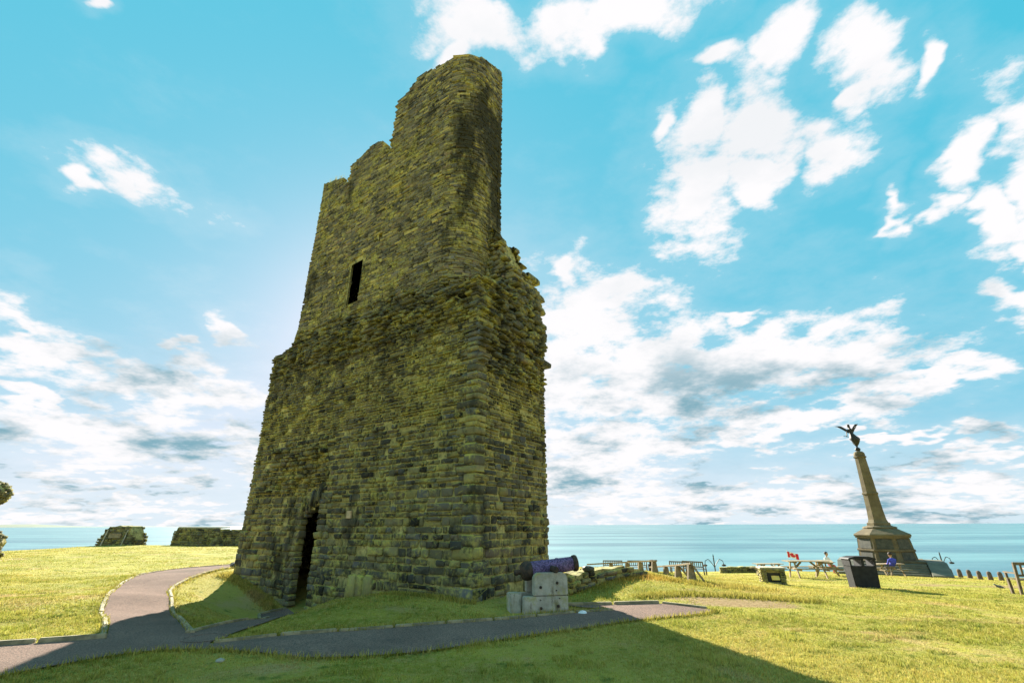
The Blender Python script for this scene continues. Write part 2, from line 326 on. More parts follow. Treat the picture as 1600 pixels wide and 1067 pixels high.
# ------------------------------------------------------------------ the ground
NX, NY = -.89, 11.2                                   # the tower's near corner
AV = np.array((-.8189, .5739)); BV = np.array((.5739, .8189))   # along its front (to the left) and into its depth
def st(s, t): return (NX + AV[0] * s + BV[0] * t, NY + AV[1] * s + BV[1] * t)
CP = [(0, 0, 0), (0, 5, 0), (-5, 4, 0), (5, 4, -.02), (-8, 7, .02), (8, 8, -.08), (-12, 6, .05), (14, 8, -.2), (0, -15, .3), (-30, -15, .3), (30, -15, -.3),
      (-2.3, 8.6, 0), (-.6, 9.3, 0), (1, 10.1, 0), (2.9, 11.3, 0), (-4.2, 7.8, 0), (-5.2, 8.5, -.02), (-6.3, 9.9, .0), (-8.3, 10.6, .02), (-6.2, 8.1, 0),
      (-5.0, 11.4, -.33), (*st(6.4, -.2), -.85), (*st(6.4, -1.5), -.66), (*st(7.8, -.1), -.52), (*st(9.2, -.2), -.12), (*st(10.4, -.1), .12), (*st(4.6, -.1), -.36), (*st(3.4, -.1), -.16), (*st(1.5, -.1), .10), (*st(0, -.2), .06), (*st(3.0, -1.2), .10), (*st(1.2, -1.), .15),
      (-8.5, 12.9, .0), (-10.4, 13.5, .02), (-10.6, 16.5, .0), (-13.5, 19.2, 0), (-12.4, 22.4, 0), (*st(0, 3.3), .1), (*st(10.4, 4), .1),
      (-20, 18, .08), (-22, 26, .15), (-32, 30, .05), (-31, 39, .25), (-36, 36, -.02), (-25, 42, 0), (-15, 36, .1), (-16, 44, -.1), (-45, 30, 0), (-60, 40, -.3),
      (4, 9, -.02), (5.5, 12, -.03), (1.5, 12.6, .0), (2.1, 14.6, .22), (3.4, 16.4, .17), (5.3, 15.6, .0), (4.5, 19, .06), (7.5, 15, -.12), (9.1, 18, -.33), (11.9, 17.6, -.43), (15.5, 16, -.47), (17, 18, -.57), (8.5, 22, -.55),
      (5, 26, -.75), (15, 27, -.96), (20.5, 28, -1.08), (24.2, 33, -1.55), (18, 36, -1.75), (28, 42, -2.15), (35.8, 42, -2.43), (36, 38, -2.35), (16.8, 45, -2.3), (11, 45, -2.25), (2, 45, -2.0), (45, 44, -2.8), (28, 28, -1.4), (45, 20, -1.2), (60, 40, -3.2), (50, 0, -.8)]
CPa = np.array(CP, float)
def _tps(d2): return np.where(d2 > 1e-9, .5 * d2 * np.log(np.maximum(d2, 1e-9)), 0.)
def _fit():
    n = len(CPa); d2 = ((CPa[:, None, :2] - CPa[None, :, :2]) ** 2).sum(-1); K = _tps(d2) + np.eye(n) * .6
    P = np.c_[np.ones(n), CPa[:, :2]]; A = np.block([[K, P], [P.T, np.zeros((3, 3))]])
    return np.linalg.solve(A, np.r_[CPa[:, 2], np.zeros(3)])
TW = _fit()
EDGE_X = np.array([-200, -60, -36, -31, -25, -12, 0, 14, 30, 40, 60, 200.]); EDGE_Y = np.array([30, 34, 37.5, 41.5, 43.5, 46, 47, 46.5, 46, 44.5, 44, 44.])
def ground(x, y):
    x = np.asarray(x, float); y = np.asarray(y, float); sh = x.shape; x = x.ravel(); y = y.ravel(); out = np.empty(len(x))
    cx, cy = np.clip(x, -62, 62), np.clip(y, -16, 48)
    for i in range(0, len(x), 40000):
        q = slice(i, i + 40000); d2 = (cx[q, None] - CPa[None, :, 0]) ** 2 + (cy[q, None] - CPa[None, :, 1]) ** 2
        out[q] = _tps(d2) @ TW[:-3] + TW[-3] + TW[-2] * cx[q] + TW[-1] * cy[q]
    e = y - np.interp(x, EDGE_X, EDGE_Y); d = np.maximum(e, 0)
    out -= np.minimum(d * d * .12 + d * .25, 18)
    out += .02 * np.sin(x * 1.3 + 2 * np.sin(y * .7)) * np.cos(y * 1.1) * (1 - np.exp(-np.maximum(np.hypot(x, y) - 3, 0) / 8))
    return out.reshape(sh)
def gz(x, y): return float(ground(np.array([x]), np.array([y]))[0])

def spline(pts, step=.3):
    P = [np.array(p, float) for p in pts]; P = [2 * P[0] - P[1]] + P + [2 * P[-1] - P[-2]]; out = []
    for i in range(1, len(P) - 2):
        n = max(2, int(np.linalg.norm(P[i + 1] - P[i]) / step))
        for k in range(n):
            t = k / n
            out.append(.5 * ((2 * P[i]) + (-P[i - 1] + P[i + 1]) * t + (2 * P[i - 1] - 5 * P[i] + 4 * P[i + 1] - P[i + 2]) * t * t + (-P[i - 1] + 3 * P[i] - 3 * P[i + 1] + P[i + 2]) * t ** 3))
    out.append(P[-2]); return [tuple(p) for p in out]
near_edge = spline([(-7.4, 3.4), (-6.35, 5.2), (-5.85, 6.4), (-5.2, 7.32), (-4.3, 7.5), (-3.35, 7.3), (-2.7, 7.08), (-1.73, 7.22), (-.75, 7.66), (1.05, 8.85), (2.3, 9.54), (3.7, 10.2), (4.0, 10.45)])
arc = spline([(3.92, 10.62), (3.53, 11.15), (2.89, 11.34), (1.9, 11.25), (1.15, 11.12)])
apron = spline([(2.04, 10.55), (.96, 10.08), (.12, 9.64), (-.63, 9.3), (-1.35, 8.99), (-2.38, 8.67), (-3.3, 8.45), (-3.95, 8.1), (-4.35, 7.78)])
door_r = spline([(-4.45, 7.86), (-4.5, 8.8), (-4.5, 9.9), (-4.85, 11.8), st(5.95, -.15)])
door_l = spline([st(7.2, .2), st(7.15, -.6), (-5.75, 12.5), (-5.3, 11.2), (-5.15, 9.9), (-5.17, 8.51)])
north_r = spline([(-5.17, 8.51), (-6.31, 9.88), (-8.4, 12.7), (-9.7, 14.6), (-10.5, 16.7), (-10.6, 19.2), (-9.6, 21.5)])
north_l = spline([(-11.4, 23.6), (-13.0, 21.4), (-13.3, 19.0), (-12.0, 16.0), (-10.3, 13.4), (-8.35, 10.7), (-7.1, 9.3), (-6.18, 8.13)])
west = spline([(-6.18, 8.13), (-7.27, 7.66), (-8.6, 7.0), (-10.5, 5.6)])
path_poly = near_edge + arc + apron + door_r + door_l[:-1] + north_r + north_l[:-1] + west
def inside(poly, x, y):
    px = np.array([p[0] for p in poly]); py = np.array([p[1] for p in poly]); r = np.zeros(len(x), bool); j = len(px) - 1
    for i in range(len(px)):
        c = ((py[i] > y) != (py[j] > y)) & (x < (px[j] - px[i]) * (y - py[i]) / (py[j] - py[i] + 1e-12) + px[i]); r ^= c; j = i
    return r
def soil(x, y):
    def g(x0, y0, rx, ry): return np.exp(-((x - x0) / rx) ** 2 - ((y - y0) / ry) ** 2)
    return np.clip(g(5.0, 11.4, 1.5, .5) + .9 * g(4.4, 12.3, 1.2, .35) + .8 * g(2.6, 15.0, 1.4, .8) + .7 * g(4, 16.2, 1.5, .6) + .55 * g(18, 20, 6, 1.6) + .45 * g(6.5, 12.3, 2.2, .5) + .35 * g(-16, 14, 3, 1.2) + .3 * g(-9.6, 16.3, .6, 1.5), 0, 1)
def axis(segs):
    out = []
    for a, b, s in segs: out += list(np.arange(a, b - 1e-6, s))
    return np.array(out + [segs[-1][1]])
gx = axis([(-420, -120, 30), (-120, -40, 5), (-40, -14, .8), (-14, 12, .22), (12, 44, .7), (44, 120, 5), (120, 420, 30)])
gy = axis([(-200, -20, 20), (-20, 3, 2.5), (3, 24, .22), (24, 52, .6), (52, 75, 3)])
GX, GY = np.meshgrid(gx, gy); GZ = ground(GX, GY); GZ[np.abs(GX) > 130] = np.minimum(GZ[np.abs(GX) > 130], -8)
nx, ny = len(gx), len(gy); idx = np.arange(nx * ny).reshape(ny, nx)
quads = np.stack([idx[:-1, :-1], idx[:-1, 1:], idx[1:, 1:], idx[1:, :-1]], -1).reshape(-1, 4)
cc = np.zeros((nx * ny, 4)); cc[:, 0] = soil(GX.ravel(), GY.ravel()); cc[:, 3] = 1
lawn = mesh_np('ground', np.c_[GX.ravel(), GY.ravel(), GZ.ravel()], quads, M['grass'], cols=cc, smooth=True); tag(lawn, kind='structure')

def sheet(name, poly, mat, lift, step=.28):
    pts = [Vector(p) for p in poly]; xs = [p.x for p in pts]; ys = [p.y for p in pts]
    ix, iy = np.meshgrid(np.arange(min(xs), max(xs), step), np.arange(min(ys), max(ys), step)); ix, iy = ix.ravel(), iy.ravel()
    k = inside(poly, ix, iy); extra = [Vector((a, b)) for a, b in zip(ix[k], iy[k])]; n = len(pts)
    vs, es, fs, *_ = delaunay_2d_cdt(pts + extra, [], [list(range(n))], 1, 1e-5)
    V = np.array([(v.x, v.y) for v in vs]); Z = ground(V[:, 0], V[:, 1]) + lift
    me = bpy.data.meshes.new(name); me.from_pydata(np.c_[V, Z].tolist(), [], [list(f) for f in fs])
    bm = bmesh.new(); bm.from_mesh(me); bmesh.ops.recalc_face_normals(bm, faces=bm.faces)
    if sum(f.normal.z for f in bm.faces) < 0: bmesh.ops.reverse_faces(bm, faces=bm.faces)
    bm.to_mesh(me); bm.free()
    return link_mesh(name, me, mat, None, smooth=True)
path = tag(sheet('path', path_poly, M['path'], .022), kind='structure')
mc = MB().lathe([(.31, 0), (.31, .012), (.27, .012), (.27, .006), (0.01, .006)], 28, (-4.7, 8.15, gz(-4.7, 8.15) + .021)); mc.build('manhole_cover', M['path'], path)

# the sea, and a headland far off to the left
SEA_Z = -16.
b = MB(); Rr = 60000; n = 96
b.add([(Rr * math.cos(2 * math.pi * k / n), Rr * math.sin(2 * math.pi * k / n), SEA_Z) for k in range(n)], [tuple(range(n))]); tag(b.build('sea', M['sea']), kind='structure')
hill_n = 40; vs = []; fs = []
for i in range(hill_n + 1):
    u = i / hill_n; x = -26000 + 12500 * u; h = 270 * (math.sin(math.pi * u) ** .8) * (.55 + .3 * math.sin(5 * u + 1) + .15 * math.sin(17 * u)) * (1 - .75 * u)
    for yy, k in ((19000, 0), (20000, .8), (21000, 1), (23000, 0)): vs.append((x, yy, SEA_Z - 1 + h * k))
for i in range(hill_n):
    for k in range(3): fs.append((i * 4 + k, i * 4 + k + 1, i * 4 + k + 5, i * 4 + k + 4))
hl = MB().add(vs, fs).build('far_headland', M['hill'], smooth=True); tag(hl, kind='structure')

# kerbs: each stone its own piece
kb = MB().box((0, 0, -.02), (.965, .075, .2)).build('kerb_stone', M['kerb'], bevel=.014); kerb_mesh = kb.data; bpy.data.objects.remove(kb)
def kerb(line, label, side=1., length=.9, h=.06):
    root = tag(empty('kerb', (line[0][0], line[0][1], gz(*line[0]))), label, 'kerb', 'kerbs along the paths')
    P = [np.array(p) for p in line]; cum = np.r_[0, np.cumsum([np.linalg.norm(P[i + 1] - P[i]) for i in range(len(P) - 1)])]
    n = max(1, round(cum[-1] / length)); L = cum[-1] / n
    X = lambda d: np.array((np.interp(d, cum, [p[0] for p in P]), np.interp(d, cum, [p[1] for p in P])))
    for i in range(n):
        p, q = X(i * L), X((i + 1) * L); c = (p + q) / 2; dr = q - p; ln = np.linalg.norm(dr); nrm = np.array((-dr[1], dr[0])) / ln
        c = c + nrm * .05 * side
        o = link_mesh('kerb_stone', kerb_mesh, None, root)
        z0, z1 = gz(*p), gz(*q)
        o.location = (c[0] - root.location.x, c[1] - root.location.y, (z0 + z1) / 2 + h - .08 + random.uniform(-.012, .008) - root.location.z)
        o.rotation_euler = (random.uniform(-.05, .05), -math.atan2(z1 - z0, ln), math.atan2(dr[1], dr[0]) + random.uniform(-.012, .012)); o.scale = (ln * random.uniform(.985, 1.0), 1, 1)
    return root
kerb(apron, 'low mossy kerb around the grass apron at the foot of the tower', -1)
kerb(arc, 'thin kerb curving round the end of the path right of the cannon', -1, 1.1, .07)
kerb(north_r, 'weedy kerb on the tower side of the path that bends behind the tower', -1)
kerb(north_l, 'long kerb on the seaward lawn side of the bending path', -1, .95, .05)
kerb(west, 'low kerb under the sunlit lawn at the bottom left', -1, .9, .085)
kerb(door_l, 'shaded kerb beside the sunken way to the tower doorway', -1)

#@@TOWER
# ------------------------------------------------------------------ rubble masonry
def hash2(x, y, k=0.):
    v = np.sin(x * 127.1 + y * 311.7 + k * 74.7) * 43758.5453; return v - np.floor(v)
def vnoise(x, y, k=0.):
    x = np.asarray(x, float); y = np.asarray(y, float); ix, iy = np.floor(x), np.floor(y); fx, fy = x - ix, y - iy; fx = fx * fx * (3 - 2 * fx); fy = fy * fy * (3 - 2 * fy)
    return (hash2(ix, iy, k) * (1 - fx) + hash2(ix + 1, iy, k) * fx) * (1 - fy) + (hash2(ix, iy + 1, k) * (1 - fx) + hash2(ix + 1, iy + 1, k) * fx) * fy
TONES = np.array([(.085, .08, .06), (.12, .11, .07), (.155, .14, .08), (.20, .175, .085), (.06, .06, .052), (.105, .105, .10), (.28, .24, .09), (.15, .115, .075), (.032, .031, .026)])
TONE_P = np.array([.16, .17, .15, .12, .1, .07, .08, .04, .11])
class Stones:
    """collects stones: centre, axes along / out / up, half length, half height, how far it stands out"""
    def __init__(s): s.c = []; s.x = []; s.n = []; s.hl = []; s.hh = []; s.out = []; s.deep = []; s.tone = []
    def put(s, c, x, n, hl, hh, out, deep=.2, tone=None):
        s.c.append(c); s.x.append(x); s.n.append(n); s.hl.append(hl); s.hh.append(hh); s.out.append(out); s.deep.append(deep)
        s.tone.append(TONES[rng.choice(len(TONES), p=TONE_P)] if tone is None else tone)
    def mesh(s):
        m = len(s.c); C = np.array(s.c); X = np.array(s.x); Nn = np.array(s.n); hl, hh, o, dp = (np.array(q)[:, None] for q in (s.hl, s.hh, s.out, s.deep))
        U = np.array((0, 0, 1.))
        ch = np.minimum(hh * .32, hl * .3)
        ring_u = np.concatenate([-hl + ch, hl - ch, hl, hl, hl - ch, -hl + ch, -hl, -hl], 1); ring_v = np.concatenate([-hh, -hh, -hh + ch, hh - ch, hh, hh, hh - ch, -hh + ch], 1)
        j = lambda a: rng.uniform(-1, 1, (m, 8)) * a
        jl, jh = np.minimum(hl * .13, .03), np.minimum(hh * .2, .022)
        ring_u = ring_u + j(1) * jl; ring_v = ring_v + j(1) * jh
        parts = []
        tilt = rng.uniform(-.08, .08, (m, 1)); tv = rng.uniform(-.15, .08, (m, 1))
        for sc_, yy in ((1., -dp), (1.0, o * .45), (.9, o)):
            u, v = ring_u * sc_, ring_v * sc_
            y = np.broadcast_to(yy, u.shape).copy()
            if sc_ < 1: y = y + j(1) * np.minimum(.018, o * .4) + tilt * u * .5 + tv * v * .5
            parts.append(C[:, None] + u[..., None] * X[:, None] + y[..., None] * Nn[:, None] + v[..., None] * U)
        cen = C + Nn * (o + rng.uniform(-.012, .014, (m, 1)))
        V = np.concatenate([*parts, cen[:, None]], 1)             # m,25,3
        f = []
        for r_ in range(2):
            for k in range(8):
                a, b_, c_, d_ = r_ * 8 + k, r_ * 8 + (k + 1) % 8, r_ * 8 + 8 + (k + 1) % 8, r_ * 8 + 8 + k; f += [(a, b_, c_), (a, c_, d_)]
        f += [(16 + k, 16 + (k + 1) % 8, 24) for k in range(8)]
        f = np.array(f)
        T = np.array(s.tone) * rng.uniform(.75, 1.25, (m, 1)); colr = np.concatenate([T, np.ones((m, 1))], 1)
        return V, f, np.repeat(colr[:, None], 25, 1)
def perimeter(pts, step=.05):
    """closed outline (s,t) sampled evenly; returns position, outward normal, distance, corner distances"""
    P = np.array(pts, float); n = len(P); S = []; Nn = []; W = []; corners = []; w = 0.
    for i in range(n):
        a, b_ = P[i], P[(i + 1) % n]; d = b_ - a; L = np.linalg.norm(d); d /= L; nr = np.array((-d[1], d[0]))
        prev = a - P[i - 1]; prev /= np.linalg.norm(prev)
        if prev @ d < .8: corners.append(w)
        k = max(2, int(L / step))
        for q in range(k): S.append(a + d * L * q / k); Nn.append(nr); W.append(w + L * q / k)
        w += L
    return np.array(S), np.array(Nn), np.array(W), corners, w
def world(sv, z): x, y = NX + AV[0] * sv[0] + BV[0] * sv[1], NY + AV[1] * sv[0] + BV[1] * sv[1]; return np.array((x, y, z))
def wdir(d): return np.array((AV[0] * d[0] + BV[0] * d[1], AV[1] * d[0] + BV[1] * d[1], 0.))
def lay(bag, outline, z0, z1fn, course, length, inset, hole, proud, ragged=None, seed=0.):
    """courses of stones all round an outline; inset(s,t,z) sets the wall face back, hole(s,z,front) leaves openings"""
    S, Nn, W, corners, total = perimeter(outline); cuts = sorted(corners) + [total]
    z = z0; zmax = max(z1fn(p[0], p[1]) for p in S[::4])
    while z < zmax:
        h = course(z) * random.uniform(.68, 1.4); c0 = cuts[-1] - total if not corners else corners[0]
        w = c0; end = c0 + total; nxt = [c + total if c <= c0 + 1e-6 else c for c in corners]; nxt = sorted(nxt) or [end]
        while w < end - .03:
            stop = min([c for c in nxt if c > w + .02] + [end])
            L = length(z) * random.lognormvariate(0, .42); L = min(max(L, .09), .75)
            corner_stone = (abs(w - c0) < .03 or any(abs(w - c) < .03 for c in corners + nxt))
            if corner_stone or stop - w - L < .12: L = max(L, random.uniform(.22, .5))
            if stop - w - L < .1: L = stop - w
            wm = (w + L / 2) % total; i = int(np.searchsorted(W, wm, 'right') - 1); sv, nv = S[i], Nn[i]
            wob = .05 * (vnoise(wm * .5, z * .5, seed) - .5) * 2
            zc = z + h / 2 + wob
            if zc + h * .4 < z1fn(sv[0], sv[1]) and not hole(sv[0], sv[1], zc, L / 2, h / 2):
                d = inset(sv[0], sv[1], zc); pr, rough = proud(sv[0], sv[1], zc)
                if random.random() > (.16 if 6.9 < zc < 8.6 else .035):
                    two = h > course(z) * 1.12 and random.random() < .3
                    for q in ((-.25, .5), (.25, .5)) if two else ((0., 1.),):
                        o = pr + random.random() ** 2 * rough
                        c = world(sv - nv * d, zc + q[0] * h)
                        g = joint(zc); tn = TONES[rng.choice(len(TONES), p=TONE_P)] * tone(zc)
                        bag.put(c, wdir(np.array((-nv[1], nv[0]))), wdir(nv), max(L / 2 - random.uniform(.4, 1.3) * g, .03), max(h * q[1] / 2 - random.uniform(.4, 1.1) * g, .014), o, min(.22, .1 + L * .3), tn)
            w += L
        z += h
joint = lambda z: .019 if z < 6.6 else .009
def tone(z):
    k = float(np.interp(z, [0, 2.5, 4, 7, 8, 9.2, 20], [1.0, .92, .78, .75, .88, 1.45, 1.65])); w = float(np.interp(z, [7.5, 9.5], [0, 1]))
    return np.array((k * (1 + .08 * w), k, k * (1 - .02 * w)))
def core(name, outline, zs, z1fn, inset, hole, parent, mat, setback=.004):
    S, Nn, W, corners, total = perimeter(outline, .1); keep = np.arange(len(S)); n = len(S); nz = len(zs)
    V = np.zeros((nz, n, 3))
    for i in range(n):
        top = z1fn(S[i][0], S[i][1])
        for k, z in enumerate(zs):
            zz = min(z, top); d = inset(S[i][0], S[i][1], zz) + setback + .10 * float(sstep(6.7, 7.1, zz) * sstep(8.9, 8.4, zz))
            V[k, i] = world(S[i] - Nn[i] * d, zz)
    F = []
    for k in range(nz - 1):
        for i in range(n):
            i2 = (i + 1) % n; sm = (S[i] + S[i2]) / 2; zm = (zs[k] + zs[k + 1]) / 2
            if zs[k] >= max(z1fn(*S[i]), z1fn(*S[i2])): continue
            if hole(sm[0], sm[1], zm, 0, 0): continue
            F.append((k * n + i, k * n + i2, (k + 1) * n + i2, (k + 1) * n + i))
    Vl = V.reshape(-1, 3).tolist(); base = len(Vl)
    # broken top: a ragged cap that closes onto the wall's middle line
    tm = (S[:, 1].min() + S[:, 1].max()) / 2
    for i in range(n): Vl.append(world((np.clip(S[i][0], S[:, 0].min() + .3, S[:, 0].max() - .3), tm), z1fn(S[i][0], S[i][1]) + random.uniform(-.1, .12)).tolist())
    for i in range(n): F.append(((nz - 1) * n + i, (nz - 1) * n + (i + 1) % n, base + (i + 1) % n, base + i))
    me = bpy.data.meshes.new(name); me.from_pydata(Vl, [], F); me.validate()
    return link_mesh(name, me, mat, parent)

# ------------------------------------------------------------------ the tower
def sstep(a, b_, x): t = np.clip((x - a) / (b_ - a), 0, 1); return t * t * (3 - 2 * t)
def recess(s, z):                                      # splayed wall left of the doorway, under a corbelled overhang
    if not (6.0 < s < 9.7): return 0.
    return max(0., min(.26 * (9.7 - s) / 2.6, .26 * (3.95 - z) / 1.25 if z > 2.7 else 9., .26))
LOW = [(0, 0), (0, 3.25), (10.38, 3.25), (10.38, 0)]
def low_in(s, t, z):
    d = 0.
    if t < .01: d = recess(s, z) + (.16 * sstep(7.6, 8.3, z) - .03 * sstep(6.7, 7.3, z) * sstep(8.2, 7.8, z)) * sstep(.2, 1.2, s) + .09 * (vnoise(s * .9, z * .9, 3) - .5) * sstep(4.2, 6, z) + .03 * (vnoise(s * .5, z * .5, 5) - .5)
    elif s < .01: d = .30 * (vnoise(t * 1.3, z * 1.3, 4) - .35) * sstep(5.4, 6.6, z) + .04 * (vnoise(t * .6, z * .6, 6) - .5) + .35 * sstep(7.6, 9.2, z)
    elif s > 10.3: d = .16 * sstep(6.5, 7.8, z)
    return d
def low_top(s, t):
    ragged = .35 * (vnoise(s * 1.1, t * 1.1, 9) - .5)
    return 8.12 + ragged - .35 * sstep(9.2, 10.4, s)
def low_hole(s, t, z, hl, hh):
    if t > .01: return False
    if 6.0 - .2 - hl * .5 < s < 7.24 + .2 + hl * .5 and z - hh < 1.85 + .42 * (7.22 - min(max(s, 6), 7.22)) + .12 * math.sin(s * 23): return True
    return 4.40 - hl < s < 4.60 + hl and 1.79 - hh < z < 1.99 + hh
def low_proud(s, t, z):
    if t < .01:
        if 2.6 < z < 4.0 and 6 < s < 9.4 and recess(s, z) < .24: return .04, .14
        return (.010, .045) if z < 4.5 else ((.010, .05) if z < 6.8 else (.02, .15))
    if s < .01: return (.010, .045) if z < 5.3 else (.03, .20)
    return .02, .06
low_course = lambda z: .205 if z < 1.2 else (.165 if z < 2.6 else (.135 if z < 4.2 else (.098 if z < 6.8 else .078)))
low_len = lambda z: .36 if z < 1.2 else (.31 if z < 2.8 else (.27 if z < 4.2 else .24))
UP = [(1.12, 1.5), (1.12, 2.45), (9.95, 2.45), (9.95, .45), (2.17, .45)] + [(2.17 - 1.05 * math.sin(q * math.pi / 2 / 14), 1.5 - 1.05 * math.cos(q * math.pi / 2 / 14)) for q in range(1, 14)]
PROF_S = np.array([0, 2.6, 3.5, 3.75, 3.9, 4.45, 4.6, 5.22, 5.24, 5.34, 5.85, 6.2, 6.9, 7.95, 7.97, 8.2, 8.7, 9.3, 10.2]); PROF_Z = np.array([18.8, 18.85, 19.1, 19.15, 19.15, 18.95, 18.7, 18.6, 15.65, 15.72, 16.7, 16.85, 16.85, 16.5, 15.6, 15.65, 16.1, 16.3, 16.5])
def up_top(s, t): return (float(np.interp(s, PROF_S, PROF_Z)) if s > 2.4 else float(np.interp(t, [.45, 1.2, 2.45], [18.8, 18.95, 19.4]))) + .10 + .14 * (vnoise(s * 2.6, t * 2.6, 2) - .5)
def up_in(s, t, z):
    d = .05 * (vnoise(s * .6 + t, z * .6, 8) - .5)
    if s > 9.9: d += float(np.interp(z, [8, 9.1, 11.2, 16.5], [-.35, .0, .14, -.08]))
    return d
def up_hole(s, t, z, hl, hh):
    if t > .5: return False
    if 6.2 - hl * .8 < s < 6.95 + hl * .8 and 9.35 - hh < z < 11.2 + hh: return True
    return (5.20 - hl * .7 < s < 5.46 + hl * .7 and 11.60 - hh < z < 11.88 + hh) or (6.7 - hl * .7 < s < 7.0 + hl * .7 and 13.98 - hh < z < 14.14 + hh)
def up_proud(s, t, z): return (.006, .022) if z > 8.9 else (.02, .10)
STUB = [(.03, 1.7), (.03, 3.22), (1.5, 3.22), (1.5, 1.7)]
def stub_top(s, t): return 9.35 + .62 * math.floor(3.2 * sstep(.0, 1.2, s) + .9 * vnoise(s * 2.2, t * 2.2, 12)) - .3 * math.floor(1.9 * sstep(2.2, 3.3, t)) + .12 * (vnoise(s * 6, t * 6, 13) - .5)
stub_in = lambda s, t, z: .18 * (vnoise(s * 2 + t * 2, z * 1.7, 14) - .4) + .25 * sstep(9.2, 11, z)
tower = tag(empty('castle_tower', (*st(5, 1.6), 0)), 'tall ruined stone tower with rounded upper corner, dark slit window and narrow doorway', 'tower')
TL = Vector(tower.location)
zs_low = list(np.arange(-1.3, 9.9, .14)); zs_up = list(np.arange(7.4, 19.9, .16))
no_hole = lambda *a: False
parts_core = [core('wall_core', LOW, zs_low, low_top, low_in, lambda s, t, z, a, b_: t < .01 and 6.0 < s < 7.24 and z < 1.9 + .42 * (7.22 - s), None, M['mortar'], .012),
              core('wall_core', UP, zs_up, up_top, up_in, lambda s, t, z, a, b_: up_hole(s, t, z, -.04, -.04), None, M['mortar'], .034),
              core('wall_core', STUB, list(np.arange(7.5, 11.9, .15)), lambda s, t: stub_top(s, t) - .22, stub_in, no_hole, None, M['mortar'], .14)]
for c in parts_core: c.parent = tower; c.location = -TL
def pocket(name, s0, s1, z0, z1, t0, t1, narrow=1., back=False):
    """the dark passage behind an opening: its inner faces, opening into the hollow tower"""
    q = [world((s, t0), z) for s, z in ((s0, z0), (s1, z0), (s1, z1), (s0, z1))]; sm = (s0 + s1) / 2
    r = [world((sm + (s - sm) * narrow, t1), z) for s, z in ((s0, z0), (s1, z0), (s1, z1), (s0, z1))]
    o = MB().add(q + r, [(0, 1, 5, 4), (1, 2, 6, 5), (2, 3, 7, 6), (3, 0, 4, 7)] + ([(4, 5, 6, 7)] if back else [])).build(name, M['mortar'], tower); o.location = -TL
    return o
pocket('doorway_passage', 5.98, 7.28, -1.2, 2.75, .25, .4, 1.); pocket('slit_window_recess', 6.15, 7.0, 9.3, 11.25, .47, .62, 1.)
pocket('putlog_hole', 5.22, 5.46, 11.6, 11.88, .47, 1.2, 1., True); pocket('putlog_hole', 6.73, 6.97, 13.98, 14.14, .47, 1.1, 1., True)
bag = Stones()
lay(bag, LOW, -1.15, low_top, low_course, low_len, low_in, low_hole, low_proud, seed=1)
lay(bag, UP, 7.7, up_top, lambda z: .082, lambda z: .25, up_in, up_hole, up_proud, seed=2)
lay(bag, STUB, 7.9, stub_top, lambda z: .12, lambda z: .22, stub_in, no_hole, lambda s, t, z: (.03, .16), seed=3)
# dressed blocks of the near corner, alternating long on one face and on the other
z = -.05; k = 0
while z < 7.3:
    h = random.uniform(.17, .30) if z < 3.5 else random.uniform(.12, .22)
    la, lb = (random.uniform(.5, .72), random.uniform(.2, .3)) if k % 2 else (random.uniform(.22, .34), random.uniform(.42, .6))
    if k == 0: h, la, lb = .42, .62, .3
    tone = TONES[random.choice([0, 1, 5, 5, 3, 6])] * 1.1
    bag.put(world((la / 2 - .035, .1), z + h / 2), wdir((1, 0)), wdir((0, -1)), la / 2 + .02, h / 2 - .012, .125, .2, tone)
    bag.put(world((.1, lb / 2 - .035), z + h / 2), wdir((0, 1)), wdir((-1, 0)), lb / 2 + .02, h / 2 - .012, .12, .2, tone)
    z += h; k += 1
# big slabs set on edge low in the front, and the long stones that jut from the broken right-hand edge
for (s0, z0, hl, hh) in ((4.05, .12, .17, .30), (3.72, .10, .13, .31), (3.38, .12, .17, .31)):
    bag.put(world((s0, 0), z0), wdir((1, 0)), wdir((0, -1)), hl, hh, .09, .2, TONES[6] * 1.15)
for (t0, z0, L) in ((3.28, 6.47, .42), (3.2, 7.25, .22), (3.22, 7.75, .3), (3.2, 8.3, .25), (3.15, 8.75, .28), (2.9, 9.3, .25), (3.2, 7.0, .15)):
    bag.put(world((.22, t0), z0), wdir((1, 0)), wdir((0, 1)), .24, random.uniform(.07, .11), L * 1.35, .4, TONES[1])
for q in range(60):                                    # torn masonry on the right face above the intact courses
    t0, z0 = random.uniform(.2, 3.2), random.uniform(5.9, 9.0)
    if z0 > low_top(0, t0) - .1 and (t0 < 1.8 or z0 > 9.3): continue
    bag.put(world((low_in(0, t0, z0), t0), z0), wdir((0, 1)), wdir((-1, 0)), random.uniform(.09, .24), random.uniform(.045, .10), random.uniform(.08, .24), .3)
z = -1.1
while z < 2.45:                                        # jambs of the doorway, left one on the splay
    h = random.uniform(.13, .21)
    for s0, sg in ((6.0, -1), (7.24, 1)):
        if sg > 0 and z > 1.85: continue
        w_ = random.uniform(.13, .24); sc_ = s0 + sg * (w_ - random.uniform(.0, .05))
        bag.put(world((sc_, recess(sc_, z) if sg > 0 else 0.), z + h / 2), wdir((1, 0)), wdir((0, -1)), w_ - .008, h / 2 - .008, random.uniform(.02, .06), .2)
        s2 = s0 + sg * (2 * w_ + .1); bag.put(world((s2, recess(s2, z) if sg > 0 else 0.), z + h / 2), wdir((1, 0)), wdir((0, -1)), .11, h / 2 - .012, random.uniform(.01, .04), .2)
    z += h
